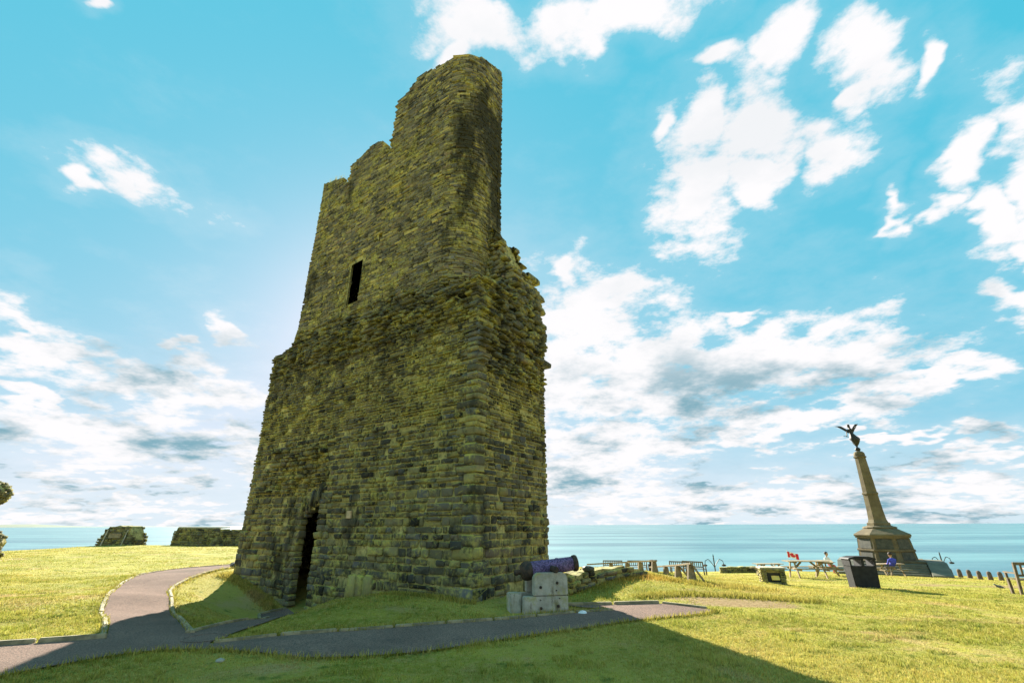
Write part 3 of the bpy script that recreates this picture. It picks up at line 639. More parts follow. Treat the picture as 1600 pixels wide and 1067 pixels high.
for q in range(16):                                    # voussoirs standing over the doorway
    s0 = 6.0 + .08 * q; zz = 1.95 + .42 * (7.22 - s0) + random.uniform(-.05, .1)
    if s0 < 7.3: bag.put(world((s0, recess(s0, zz)), zz + .16), wdir((1, 0)), wdir((0, -1)), .028, random.uniform(.14, .24), random.uniform(.03, .12), .25)
V, f, cl_ = bag.mesh(); m = len(V)
# the 300 stones that show largest become pieces of their own
camp = np.array((0, 0, 1.6)); C = np.array(bag.c); view = camp - C; dist = np.linalg.norm(view, axis=1)
facing = (np.array(bag.n) * view).sum(1) / dist; area = np.array(bag.hl) * np.array(bag.hh) * np.maximum(facing, 0) / dist ** 2
area[C[:, 2] < gz(*st(2, -.2)) - .25] = 0
order = np.argsort(-area); big, rest = order[:296], order[296:]
off = (np.arange(len(rest)) * 25)[:, None, None]
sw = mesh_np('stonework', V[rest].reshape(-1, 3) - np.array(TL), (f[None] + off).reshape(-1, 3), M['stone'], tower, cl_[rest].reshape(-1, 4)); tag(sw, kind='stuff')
for i in big:
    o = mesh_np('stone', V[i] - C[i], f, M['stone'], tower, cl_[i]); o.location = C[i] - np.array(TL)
pq = MB().box((0, 0, 0), (.2, .05, .2)).build('plaque', M['sand'], tower, bevel=.008); pq.location = Vector(world((4.5, -.035), 1.89)) - TL; pq.rotation_euler = (0, 0, math.atan2(AV[1], AV[0])); pq['label'] = 'small pale sandstone plaque'
print('tower stones', m)

#@@REST
# ------------------------------------------------------------------ low ruins
def rubble_wall(root, pts, h0, h1, thick, course=.15, length=.32, lean=.0, tone=None, proud=(.03, .06), taper=(0, 0)):
    """a straight stub of rubble wall from pts[0] to pts[1]; heights h0, h1 at its ends; core and stones are parts of root"""
    a = np.array(pts[0], float); b_ = np.array(pts[1], float); d = b_ - a; L = np.linalg.norm(d); d /= L; nr = np.array((d[1], -d[0])); base = Vector(root.location)
    top = lambda u: (h0 + (h1 - h0) * u / L + .14 * (vnoise(u * 2.3, a[0]) - .5)) * (float(sstep(-.45, 1, u / taper[0])) if taper[0] else 1) * (float(sstep(-.6, 1, (L - u) / taper[1])) if taper[1] else 1)
    V = []; F = []; n = max(4, int(L / .25))
    for i in range(n + 1):
        u = L * i / n; z0 = gz(*(a + d * u)) - .25; zt = gz(*(a + d * u)) + top(u)
        for o, z in ((thick / 2, z0), (thick / 2 - lean, zt), (-thick / 2 + lean, zt), (-thick / 2, z0)):
            q = a + d * u + nr * o; V.append((q[0] - base.x, q[1] - base.y, z - base.z))
    for i in range(n):
        for k in range(4): F.append((i * 4 + k, i * 4 + (k + 1) % 4, (i + 1) * 4 + (k + 1) % 4, (i + 1) * 4 + k))
    F += [(0, 1, 2, 3), tuple(n * 4 + k for k in (3, 2, 1, 0))]
    MB().add(V, F).build('wall_core', M['mortar'], root)
    bag = Stones()
    for side in (1, -1):
        z = -.12
        while z < max(h0, h1):
            h = course * random.uniform(.7, 1.3); u = 0.
            while u < L:
                l = min(max(length * random.lognormvariate(0, .35), .12), .7); um = min(u + l / 2, L - .05)
                if z + h * .7 < top(um):
                    q = a + d * um + nr * side * (thick / 2 - lean * (z / max(top(um), .1)))
                    bag.put(np.array((q[0] - base.x, q[1] - base.y, gz(*(a + d * um)) + z + h / 2 - base.z)), np.array((-nr[1] * side, nr[0] * side, 0)), np.array((nr[0] * side, nr[1] * side, 0)), l / 2 - .012, h / 2 - .01, proud[0] + random.random() * proud[1], .12, tone)
                u += l
            z += h
    for e, sg in ((a, -1), (b_, 1)):
        hh = top(0.) if sg < 0 else top(L); z = -.12
        while z < hh:
            h = course * random.uniform(.7, 1.3); w = -thick / 2 + lean
            while w < thick / 2 - lean - .05:
                l = random.uniform(.16, .34); l = min(l, thick / 2 - w)
                q = e + nr * (w + l / 2)
                if z + h * .7 < hh: bag.put(np.array((q[0] - base.x, q[1] - base.y, gz(*e) + z + h / 2 - base.z)), np.array((nr[0], nr[1], 0)), np.array((d[0] * sg, d[1] * sg, 0)), l / 2 - .01, h / 2 - .01, random.uniform(.03, .12), .12, tone)
                w += l
            z += h
    V, f, c = bag.mesh()
    tag(mesh_np('stonework', V.reshape(-1, 3), (f[None] + (np.arange(len(V)) * 25)[:, None, None]).reshape(-1, 3), M['stone'], root, c.reshape(-1, 4)), kind='stuff')
r = tag(empty('ruined_wall', (2.6, 14.2, gz(2.6, 14.2))), 'low broken stone wall in dark shade beside the cannon, under the brown bank', 'wall')
rubble_wall(r, ((1.15, 12.75), (3.9, 16.0)), .44, .10, .5, .12, .3)
r = tag(empty('ruined_wall', (-31.5, 40, gz(-31.5, 40))), 'squat ruined stone block on the left lawn, sloping sides against the sea', 'ruin')
rubble_wall(r, ((-33.1, 40.4), (-29.9, 39.8)), 1.42, 1.42, 1.3, .2, .42, .12, taper=(.95, .6))
for x in (-32.3, -30.7): MB().tube([(x + 31.5, -.86, -.2), (x + 31.65, -.66, 1.15)], .045, 6).build('metal_rod', M['concrete'], r)
MB().box((.05, -.72, .72), (.95, .08, .34)).build('information_panel', M['wood'], r, bevel=.01)
r = tag(empty('ruined_wall', (-25.6, 42, gz(-25.6, 42))), 'long low ruined wall with pale flat top, left of the tower by the sea', 'wall')
rubble_wall(r, ((-28.3, 42.2), (-24.4, 41.9)), 1.42, 1.36, 1.5, .16, .4, .03, taper=(.3, 0))
MB().box((-.6, .05, 1.47), (3.6, 1.5, .1), Matrix.Rotation(-.07, 3, 'Z'), jit=.03).build('flat_coping', M['concrete'], r, bevel=.02)
r = tag(empty('ruined_wall', (-23.0, 41, gz(-23, 41))), 'shorter ruined wall meeting the tower outline, darker than its neighbour', 'wall')
rubble_wall(r, ((-24.5, 41.0), (-20.5, 40.6)), 1.2, 1.35, .8, .16, .4, .03, taper=(.8, 0))
# broken arch at the left edge of the picture: a stump below, an overhang above
arch = tag(empty('ruined_arch', (-27.35, 25, gz(-27.35, 25))), 'broken stone arch with jutting overhang at the left edge of the lawn', 'ruin')
AB = Vector(arch.location); ax = np.array((.98, .2, 0)); an = np.array((.2, -.98, 0))
outl = [(-3.2, -.3), (1.2, -.3), (1.42, .12), (1.28, .42), (1.40, .75), (1.25, 1.02), (.95, 1.28), (.6, 1.55), (.2, 1.9), (.05, 2.2), (.15, 2.4), (.4, 2.5), (.6, 2.62), (.75, 2.72), (.82, 2.95), (.86, 3.1), (.78, 3.3), (.6, 3.5), (.4, 3.62), (.1, 3.7), (-1, 3.8), (-3.2, 3.6)]
MB().prism(outl, -.45, .45, lambda u, v, d: tuple(ax * u + an * d + np.array((0, 0, v)))).build('wall_core', M['mortar'], arch)
bag = Stones(); po = [(u, v) for u, v in outl]
for side in (1, -1):
    z = -.2
    while z < 3.7:
        h = .15 * random.uniform(.7, 1.3); u = -3.1
        while u < 1.6:
            l = random.uniform(.18, .45)
            if inside(po, np.array([u + l * .75]), np.array([z + h / 2]))[0] and inside(po, np.array([u + l * .2]), np.array([z + h / 2]))[0]: bag.put(ax * (u + l / 2) + an * side * .44 + np.array((0, 0, z + h / 2)), ax * side, an * side, l / 2, h / 2 - .008, random.uniform(.03, .1), .14)
            u += l
        z += h
for i in range(1, len(outl) - 1):
    p, q = np.array(outl[i]), np.array(outl[i + 1]); e = q - p; L = np.linalg.norm(e)
    if p[0] < -.5: continue
    for k in range(6):
        m_ = p + e * random.random(); o2 = np.array((e[1], -e[0])) / L
        bag.put(ax * m_[0] + an * random.uniform(-.35, .35) + np.array((0, 0, m_[1])), an, ax * max(abs(o2[0]), .5), random.uniform(.08, .2), random.uniform(.04, .09), random.uniform(.03, .16), .2)
V, f, c = bag.mesh()
tag(mesh_np('stonework', V.reshape(-1, 3), (f[None] + (np.arange(len(V)) * 25)[:, None, None]).reshape(-1, 3), M['stone'], arch, c.reshape(-1, 4)), kind='stuff')

# ------------------------------------------------------------------ the cannon
cz = gz(.65, 10.35)
can = tag(empty('cannon', (.62, 10.55, cz), R(12)), 'old cannon wrapped in purple on a pale concrete carriage beside the tower', 'cannon')
def cheek(y, name_label):
    lower = [(-.50, -.1), (.40, -.1), (.40, .30), (-.50, .30)]
    upper = [(-.30, .31), (.40, .31), (.40, .62), (.37, .68), (.31, .71), (-.20, .71), (-.26, .68), (-.29, .62)]
    c1 = MB().prism(lower, y - .08, y + .08, lambda u, v, d: (u, d, v)).build('carriage_cheek', M['concrete'], can, bevel=.012)
    c2 = MB().prism(upper, y - .08, y + .08, lambda u, v, d: (u, d, v)).build('carriage_cheek', M['concrete'], can, bevel=.012)
    for par, pts in ((c1, ((-.16, .10), (.19, .13), (-.17, .24), (.22, .26), (.17, -.0))), (c2, ((-.16, .46), (.18, .53), (.16, .40)))):
        for k, (u, v) in enumerate(pts):
            MB().lathe([(.028 if k < 2 else .012, 0), (.026 if k < 2 else .011, .02), (.01, .026)], 8, (u, y - .08, v), M=Matrix.Rotation(R(90), 3, 'X')).build('bolt', M['iron'], par)
cheek(-.30, 0); cheek(.30, 0)
for x in (-.33, .28): MB().tube([(x, -.23, .16), (x, .23, .16)], .05, 10).build('axle', M['iron'], can)
MB().box((-.62, -.02, .12), (.22, .4, .44), jit=.01).build('rear_block', M['concrete'], can, bevel=.02)
elev = R(7); MR = Matrix.Rotation(R(90) - elev, 3, 'Y'); pv = Vector((.14, 0, .78))
def barrel(prof, name, mat, n=24): return MB().lathe([(r_, x) for x, r_ in prof], n, pv, M=MR).build(name, mat, can, smooth=False)
bl = barrel([(-.40, .165), (-.30, .160), (-.12, .152), (.2, .142), (.52, .132)], 'barrel', M['purple'], 28); bl.data.shade_smooth(); bl['label'] = 'purple wrapped barrel'
barrel([(.50, .128), (.52, .152), (.565, .160), (.60, .150), (.605, .09), (.56, .085), (.30, .08)], 'muzzle', M['iron'])
barrel([(-.16, .150), (-.155, .164), (-.115, .162), (-.11, .150)], 'barrel_ring', M['purple']); barrel([(.16, .14), (.165, .154), (.20, .152), (.205, .14)], 'barrel_ring', M['purple'])
barrel([(-.76, .02), (-.74, .05), (-.70, .06), (-.66, .045), (-.63, .05), (-.60, .12), (-.57, .165), (-.52, .18), (-.44, .18), (-.40, .17), (-.38, .15)], 'breech', M['iron'])
MB().lathe([(.055, -.42), (.06, -.4), (.06, .4), (.055, .42)], 14, (.16, 0, .765), M=Matrix.Rotation(R(90), 3, 'X')).build('trunnion', M['iron'], can, smooth=False)

# ------------------------------------------------------------------ knee rails
def knee_rail(pts, label, brace, over):
    """posts at (x, y, height of the rail); the rail climbs with its posts"""
    z_ = [gz(x, y) for x, y, _ in pts]
    root = tag(empty('knee_rail', (pts[0][0], pts[0][1], z_[0])), label, 'rail', 'wooden knee rails'); B0 = Vector(root.location)
    T = [Vector(p) for p in pts]
    for i, (p, zg) in enumerate(zip(T, z_)):
        q = T[min(i + 1, len(T) - 1)] - T[max(i - 1, 0)]; rot = Matrix.Rotation(R(8), 3, 'Z'); h = max(p.z - zg, .1); foot = Vector((p.x, p.y, zg))
        poly = [(-.06 - .24 * h, -.15), (.06 + .24 * h, -.15), (.07, h - .003), (-.07, h - .003)]
        MB().prism(poly, -.05, .05, lambda u, v, d: tuple(rot @ Vector((u, d, v)) + foot - B0)).build('post', M['wood'], root, bevel=.006)
        if brace and i >= len(T) - 2:
            e0 = p + Vector((.05, -.09, -.02)); e1 = Vector((p.x + .38, p.y - .12, zg - .08)); d = e1 - e0
            MB().box((e0 + e1) / 2 - B0, (.06, .05, d.length), d.to_track_quat('Z', 'Y').to_matrix()).build('brace', M['wood'], root)
    ends = [T[0] + (T[0] - T[1]) * over] + T + [T[-1] + (T[-1] - T[-2]) * .15]
    for i in range(len(ends) - 1):
        p, q = ends[i] - B0, ends[i + 1] - B0; d = q - p
        MB().box((p + q) / 2 + Vector((0, 0, .026)), (d.length - .006, .11, .05), d.to_track_quat('X', 'Z').to_matrix()).build('rail', M['wood'], root, bevel=.006)
knee_rail([(4.05, 21, .10), (4.5, 20, .20), (4.76, 19, .29), (5.0, 18, .38)], 'far wooden knee rail on the bank, its triangular posts before the sea benches', False, 1.6)
knee_rail([(5.28, 17.6, .24), (5.36, 16.6, .34), (5.40, 15.5, .46)], 'near wooden knee rail with slanting braces at the right end of the bank', True, 1.5)

# ------------------------------------------------------------------ benches, tables, bins
def place(o, x, y, rz, dz=0.): o.location = (x, y, gz(x, y) + dz); o.rotation_euler = (0, 0, rz); return o
def bench(label):
    r = tag(empty('park_bench'), label, 'bench', 'wooden park benches on the lawn'); W = 1.5
    for x in (-W / 2, W / 2):
        MB().box((x, .22, .22), (.07, .07, .44)).build('leg', M['darkwood'], r); MB().box((x, -.24, .46), (.07, .06, .95), Matrix.Rotation(R(8), 3, 'X')).build('leg', M['darkwood'], r)
        MB().box((x, .02, .62), (.07, .56, .04)).build('armrest', M['darkwood'], r); MB().box((x, .235, .53), (.06, .05, .16)).build('armrest_post', M['darkwood'], r)
    for k in range(4): MB().box((0, -.16 + k * .12, .43), (W, .095, .028)).build('seat_slat', M['darkwood'], r)
    MB().box((0, -.305, .9), (W + .04, .05, .085)).build('top_rail', M['darkwood'], r); MB().box((0, -.25, .56), (W, .04, .06)).build('lower_rail', M['darkwood'], r)
    for k in range(9): MB().box((-W / 2 + .16 + k * (W - .32) / 8, -.275, .72), (.055, .02, .29), Matrix.Rotation(R(8), 3, 'X')).build('back_slat', M['darkwood'], r)
    return r
b1 = bench('left one of the two sea benches behind the far knee rail'); b2 = copy_tree(b1); b3 = copy_tree(b1); b4 = copy_tree(b1); b5 = copy_tree(b1)
b2['label'] = 'sea bench beside the small round bin, right of its twin'; b3['label'] = 'bench standing free behind the near knee rail, its back above the rail'
b4['label'] = 'bench cut by the right edge of the picture with a person in pink'; b5['label'] = 'bench end just left of the free standing bench'
place(b1, 8.25, 42.0, R(-10)); place(b2, 10.26, 42.0, R(-10)); place(b3, 13.55, 38.0, R(-42)); place(b5, 13.3, 40.4, R(-30)); place(b4, 16.75, 16.3, R(-15))
def picnic(label):
    r = tag(empty('picnic_table'), label, 'table', 'picnic tables on the lawn'); L = 1.9
    for k in range(5): MB().box((0, -.30 + k * .15, .735), (L, .135, .035)).build('table_board', M['wood'], r)
    for s in (-1, 1):
        for k in range(2): MB().box((0, s * (.62 + k * .14), .44), (L, .125, .035)).build('seat_board', M['wood'], r)
    for x in (-.62, .62):
        for s in (-1, 1):
            p, q = Vector((x, s * .55, -.03)), Vector((x, s * .22, .715)); d = q - p
            MB().box((p + q) / 2, (.045, .10, d.length), d.to_track_quat('Z', 'X').to_matrix() @ Matrix.Rotation(R(90), 3, 'Z')).build('leg', M['wood'], r)
        MB().box((x + .05, 0, .395), (.045, 1.5, .09)).build('seat_bearer', M['wood'], r); MB().box((x + .05, 0, .69), (.045, .7, .07)).build('top_bearer', M['wood'], r)
        p, q = Vector((x * .9, 0, .40)), Vector((x * .35, 0, .70)); d = q - p
        MB().box((p + q) / 2, (.045, .08, d.length), d.to_track_quat('Z', 'Y').to_matrix()).build('brace', M['wood'], r)
    return r
t1 = picnic('picnic table right behind the stone plinth'); t2 = copy_tree(t1); t3 = copy_tree(t1); t4 = copy_tree(t1)
t2['label'] = 'large picnic table between the stone plinth and the twin bin'; t3['label'] = 'darker picnic table half hidden behind the large picnic table, left of the twin bin'; t4['label'] = 'picnic table right of the twin bin where the person in blue sits'
place(t1, 18.05, 36.0, R(2)); place(t2, 14.4, 25.0, R(-6)); place(t3, 17.2, 28.0, R(60)); place(t4, 24.25, 33.0, R(6))
# twin litter bin with two see-through mouths
tb = tag(empty('litter_bin'), 'big black twin litter bin with two open mouths on the right lawn', 'bin')
def bxp(b_, x0, x1, y0, y1, z0, z1, fl=.0):
    k = lambda z: 1 + fl * (z - .0)
    vs = [(x * k(z), y * k(z), z) for z in (z0, z1) for x, y in ((x0, y0), (x1, y0), (x1, y1), (x0, y1))]
    return b_.add(vs, [(3, 2, 1, 0), (4, 5, 6, 7), (0, 1, 5, 4), (1, 2, 6, 5), (2, 3, 7, 6), (3, 0, 4, 7)])
FL = .10
bxp(MB(), -.46, .46, -.24, .24, -.03, .745, FL).build('body', M['black'], tb, bevel=.02)
for x0, x1 in ((-.46, -.40), (-.045, .045), (.40, .46)): bxp(MB(), x0, x1, -.24, .24, .747, .965, FL).build('mouth_post', M['black'], tb)
MB().prism([(-.55, 0), (.55, 0), (.5, .05), (.25, .10), (-.25, .10), (-.5, .05)], -.30, .30, lambda u, v, d: (u, d, .967 + v)).build('lid', M['black'], tb, bevel=.012)
MB().box((0, 0, .03), (.8, .4, .1)).build('plinth', M['concrete'], tb)
place(tb, 11.98, 17.6, R(-4)); tb.scale = (.86, .86, .92)
sb = tag(empty('litter_bin'), 'small round dark bin beside the sea benches above the bank', 'bin')
MB().lathe([(.24, -.03), (.26, .0), (.29, .62), (.29, .64)], 16).build('body', M['black'], sb); MB().lathe([(.19, .64), (.19, .78)], 12).build('neck', M['black'], sb); MB().lathe([(.31, .78), (.32, .80), (.30, .86), (.15, .92), (.02, .94)], 16).build('lid', M['black'], sb)
place(sb, 10.96, 40, 0); sb.scale = (1.15, 1.15, 1.05)
# stone plinth with a bright brass plate in its niche
pl = tag(empty('stone_plinth'), 'low stone plinth with a bright brass plate in its front, before a picnic table', 'plinth')
MB().prism([(-.47, -.05), (.47, -.05), (.52, .68), (-.5, .68)], -.30, .35, lambda u, v, d: (u, d, v)).build('core', M['mortar'], pl)
bag = Stones()
for (x0, x1, yy, nrm) in ((-.47, -.30, -.30, (0, -1)), (.28, .49, -.30, (0, -1)), (-.30, .28, -.30, (0, -1))):
    z = 0.
    while z < .64:
        h = random.uniform(.08, .14)
        if not (x0 == -.30 and .02 < z < .52): bag.put(np.array(((x0 + x1) / 2 + random.uniform(-.02, .02), yy, z + h / 2)), np.array((1., 0, 0)), np.array((0, -1., 0)), (x1 - x0) / 2 + .01, h / 2 - .006, random.uniform(.07, .11), .1)
        z += h
for sx in (-1, 1):
    z = 0.
    while z < .62:
        h = random.uniform(.08, .14); y = -.3
        while y < .3:
            l = random.uniform(.14, .3); bag.put(np.array((sx * .48, y + l / 2, z + h / 2)), np.array((0, 1., 0)), np.array((sx * 1., 0, 0)), l / 2, h / 2 - .006, random.uniform(.03, .06), .1); y += l
        z += h
V, f, c = bag.mesh(); tag(mesh_np('stonework', V.reshape(-1, 3), (f[None] + (np.arange(len(V)) * 25)[:, None, None]).reshape(-1, 3), M['stone'], pl, c.reshape(-1, 4)), kind='stuff')
MB().box((0, .02, .72), (1.12, .82, .07), jit=.012).build('top_slab', M['concrete'], pl, bevel=.012)
MB().box((-.01, -.306, .27), (.60, .012, .50)).build('niche', M['dark'], pl)
MB().box((.05, -.345, .30), (.34, .03, .22), Matrix.Rotation(R(-28), 3, 'X')).build('brass_plate', M['gold'], pl, bevel=.005)
place(pl, 9.1, 18.0, R(-14)); pl.scale = (.74, .74, .70)
# ------------------------------------------------------------------ bollards, lamps, flag, small things
for i, px_ in enumerate(np.linspace(0, 1, 6)):
    x, y = 36.0 + (35.7 - 36.0) * px_, 42.0 - 4.1 * px_; x = 35.9 + .1 * px_
    o = MB().lathe([(.17, -.2), (.165, .0), (.14, .48), (.115, .56), (.05, .60)], 10).build('bollard', M['rust'])
    n_ = ['first', 'second', 'third', 'fourth', 'fifth', 'last'][i]
    tag(o, f'{n_} reddish bollard of the row at the lawn edge, counted from the monument', 'bollard', 'bollards at the lawn edge'); place(o, x, y, 0)
def lamp(label, x, y, ztop):
    r = tag(empty('lamp_post', (x, y, gz(x, y))), label, 'lamp', 'twin lamps on the promenade'); h = ztop - r.location.z
    MB().tube([(0, 0, -.1), (0, 0, h * .5), (0, 0, h)], [.11, .08, .06], 8).build('pole', M['bronze'], r); MB().lathe([(.02, 0), (.07, .08), (.02, .3)], 8, (0, 0, h)).build('finial', M['bronze'], r)
    for s in (-1, 1):
        MB().tube([(0, 0, h - 1.0)] + [(s * (.15 + .5 * math.sin(q)), 0, h - .75 + .55 * math.sin(q * 1.25)) for q in (0.2, .6, 1.0, 1.4)] + [(s * .95, 0, h - .35), (s * 1.02, 0, h - .7)], .035, 6).build('arm', M['bronze'], r)
        MB().lathe([(.05, .0), (.22, -.06), (.24, -.16), (.12, -.22)], 10, (s * 1.02, 0, h - .68)).build('lamp_head', M['bronze'], r)
lamp('twin armed lamp left of the plinth, only its top above the lawn edge', 22.0, 55.5, -1.75); lamp('twin armed lamp right of the monument, only its top showing', 46.9, 55.5, -1.6)
fl = tag(empty('flag', (21.75, 40.0, gz(21.75, 40))), 'red and white maple leaf flag flying above the picnic tables', 'flag')
ph = 1.72; MB().tube([(0, 0, -.2), (0, 0, ph)], .018, 6).build('pole', M['white'], fl)
def wave(u, v): return (u + .02, .07 * math.sin(u * 6) , ph - .55 + v - .20 * u + .03 * math.sin(u * 7))
FW, FH = .8, .42
def cloth(u0, u1, name, mat, parent):
    n = 6; vs = []; fs = []
    for i in range(n + 1):
        u = u0 + (u1 - u0) * i / n
        for v in (0, FH):
            p = wave(u, v); vs += [(p[0], p[1] - .004, p[2]), (p[0], p[1] + .004, p[2])]
    for i in range(n):
        a_, b_ = i * 4, i * 4 + 4; fs += [(a_, b_, b_ + 2, a_ + 2), (a_ + 1, a_ + 3, b_ + 3, b_ + 1), (a_, a_ + 1, b_ + 1, b_), (a_ + 2, b_ + 2, b_ + 3, a_ + 3)]
    return MB().add(vs, fs).build(name, mat, parent)
cloth(0, .25 * FW, 'red_band', M['red'], fl); wf = cloth(.2505 * FW, .7495 * FW, 'white_band', M['white'], fl); cloth(.75 * FW, FW, 'red_band', M['red'], fl)
leaf = [(0, .5), (.09, .33), (.19, .38), (.15, .12), (.28, .24), (.32, .17), (.46, .19), (.42, .04), (.48, -.02), (.24, -.2), (.27, -.3), (.02, -.26), (.02, -.5)]
leaf = leaf + [(-u, v) for u, v in leaf[::-1] if u > .001]
for sd in (-1, 1): MB().prism(leaf, .0, .004, lambda u, v, d: (lambda w: (w[0], w[1] + sd * (.005 + d), w[2]))(wave(.5 * FW + u * .42, FH / 2 + v * .42))).build('maple_leaf', M['red'], wf)
# low wall and slab at the lawn's edge, a bird, loose stones
r = tag(empty('low_wall', (19.2, 43, gz(19.2, 43))), 'dark low stone wall at the sea edge of the lawn, left of the first table', 'wall')
rubble_wall(r, ((17.6, 43.2), (20.8, 42.8)), .42, .5, .5, .14, .3)
bd = tag(empty('bird'), 'small dark bird standing on the lawn left of the right-hand bench', 'bird')
MB().tube([(-.16, 0, .10), (-.10, 0, .12), (0, 0, .145), (.09, 0, .17), (.13, 0, .215), (.165, 0, .225), (.2, 0, .215)], [.008, .03, .062, .05, .03, .028, .004], 8).build('body', M['feather'], bd, smooth=True)
for s in (-1, 1): MB().tube([(.01, s * .02, -.01), (.02, s * .02, .1)], .006, 5).build('leg', M['iron'], bd)
place(bd, 17.0, 18.05, R(150)); bd.scale = (.8, .8, .8)
def rock(name, x, y, r_, label, mat='concrete', dz=0.):
    bm = bmesh.new(); bmesh.ops.create_icosphere(bm, subdivisions=2, radius=r_)
    for v in bm.verts: v.co = Vector((v.co.x * 1.3, v.co.y, v.co.z * .6)) * random.uniform(.8, 1.15)
    me = bpy.data.meshes.new(name); bm.to_mesh(me); bm.free(); o = link_mesh(name, me, M[mat]); o.location = (x, y, gz(x, y) + r_ * .3 + dz); o.rotation_euler = (0, 0, random.uniform(0, 6)); return tag(o, label, 'stone')
rock('loose_stone', -3.75, 6.95, .045, 'small pale stone lying in the shaded foreground grass'); rock('loose_stone', 1.35, 10.2, .07, 'white stone lump at the kerb beside the cannon', 'white')
rock('loose_stone', 1.05, 10.98, .09, 'grey stone on the grass strip right of the cannon'); rock('loose_stone', -10.6, 19.6, .28, 'dark boulder where the bending path meets the tower', 'panel')
rock('loose_stone', 1.95, 13.3, .13, 'rounded stone on top of the dark low wall', 'panel', .42); rock('loose_stone', 2.6, 14.3, .12, 'second rounded stone on the bank edge, further from the cannon', 'panel', .1)

# ------------------------------------------------------------------ the monument
MX, MY = 30.75, 41.5; mz = gz(MX, MY) - .05
mon = tag(empty('monument', (MX, MY, mz), R(-36)), 'tall war memorial column on a panelled base with a winged bronze figure on top', 'monument')
MS = 1.0
def fr(prof, n=8, name='part', mat='memorial', parent=None, ph_=math.pi / 8): return MB().lathe(prof, n, (0, 0, 0), ph_).build(name, M[mat], parent or mon)
for k in range(7): MB().box((0, -2.9 - .0 + .17 * k, .07 + .14 * k), (4.4 - .0 * k, 3.6 - .34 * k, .139)).build('step', M['ramp'], mon)
for s in (-1, 1):
    MB().prism([(-3.9, -.3), (2.2, -.3), (2.2, 1.15), (-1.7, 1.15), (-3.9, .42)], s * 2.25, s * 3.4, lambda u, v, d: (d, u - .6, v)).build('side_ramp', M['ramp'], mon, bevel=.02)
MB().box((0, .3, .4), (4.6, 4.4, 1.5)).build('foundation', M['memorial'], mon)
# octagonal base with dark panels
ap0, ap1, zb0, zb1 = 2.55, 2.30, 1.12, 3.05
fr([(ap0 / .924, zb0), (ap1 / .924, zb1)], 8, 'base_block')
for zc_, rr in ((1.14, 2.66), (1.98, 2.56), (3.0, 2.47)): fr([(rr / .924, zc_ - .07), (rr / .924 + .02, zc_), (rr / .924, zc_ + .07)], 8, 'moulding')
for k in range(8):
    ang = math.pi / 8 + math.pi / 4 * k + math.pi / 8; rot = Matrix.Rotation(ang, 3, 'Z') @ Matrix.Rotation(R(-7.5), 3, 'Y')
    for z0_, z1_ in ((1.26, 1.86), (2.1, 2.88)):
        zz = (z0_ + z1_) / 2; rad = ap0 + (ap1 - ap0) * (zz - zb0) / (zb1 - zb0) + .012
        MB().box(Matrix.Rotation(ang, 3, 'Z') @ Vector((rad, 0, zz)), (.06, 1.45, z1_ - z0_), rot).build('inscription_panel', M['panel'], mon)
fr([(2.75, 3.06), (2.80, 3.16), (2.74, 3.24), (1.75, 3.62), (1.6, 3.66)], 8, 'cornice_roof')
fr([(1.72, 3.66), (1.76, 3.78), (1.66, 3.9), (1.34, 3.98), (1.30, 4.05)], 16, 'torus'); fr([(1.28, 4.05), (1.26, 4.40), (1.18, 4.44), (1.10, 4.48), (.98, 4.85)], 8, 'column_foot')
fr([(.98, 4.85), (.90, 5.6), (.82, 7.0)], 8, 'column_shaft'); fr([(.90, 7.0), (.91, 7.1), (.86, 7.18)], 8, 'column_band'); fr([(.80, 7.18), (.62, 11.2)], 8, 'column_shaft')
fr([(.66, 11.2), (.74, 11.26), (.72, 11.36), (.60, 11.4)], 8, 'capital'); fr([(.58, 11.4), (.60, 11.7), (.55, 12.0), (.42, 12.2), (.2, 12.3)], 16, 'dome')
MB().lathe([(.02, 12.26)] + [(.30 * math.sin(q * math.pi / 8), 12.56 - .30 * math.cos(q * math.pi / 8)) for q in range(1, 8)] + [(.02, 12.86)], 14).build('ball', M['bronze'], mon, smooth=True)
# winged figure
bz = 12.84
fig = MB().lathe([(.03, 0), (.06, .12), (.30, .42), (.46, .75), (.50, .95), (.42, 1.15), (.30, 1.4), (.21, 1.65), (.19, 1.75), (.24, 1.95), (.23, 2.1), (.10, 2.2), (.075, 2.27), (.13, 2.36), (.155, 2.47), (.13, 2.6), (.05, 2.66)], 12, (0, 0, bz))
for i, v in enumerate(fig.v):      # sweep the dress to one side, lean the body
    h_ = v[2] - bz; k = .32 * math.exp(-((h_ - .8) / .4) ** 2); fig.v[i] = (v[0] * (1 + .25 * k) + .42 * k - .12 * h_ + .06 * math.sin(7 * h_ + 3 * math.atan2(v[1], v[0] + .01)), v[1], v[2])
sx0 = -.12 * 2.02
fig.tube([(sx0 - .18, 0, bz + 2.02), (sx0 - .42, -.05, bz + 1.78), (sx0 - .48, -.2, bz + 1.4), (sx0 - .52, -.3, bz + 1.25)], [.085, .07, .055, .06], 7)
fig.tube([(sx0 + .18, 0, bz + 2.04), (sx0 + .42, -.08, bz + 2.05), (sx0 + .66, -.2, bz + 2.25), (sx0 + .70, -.25, bz + 2.4)], [.085, .07, .055, .06], 7)
stt = fig.build('winged_figure', M['bronze'], mon, smooth=True)
for s in (-1, 1):
    wing = [(0, 0), (.35, .28), (.75, .62), (1.15, .86), (1.62, 1.0), (1.5, .86), (1.2, .62), (.8, .3), (.4, -.05), (.1, -.3)]
    if s > 0: wing = [(u * .78, v * 1.35) for u, v in wing]
    MB().prism(wing, .0, .07, lambda u, v, d: (sx0 + s * (.08 + u), .14 + d + .18 * u, bz + 1.95 + v)).build('wing', M['bronze'], stt)
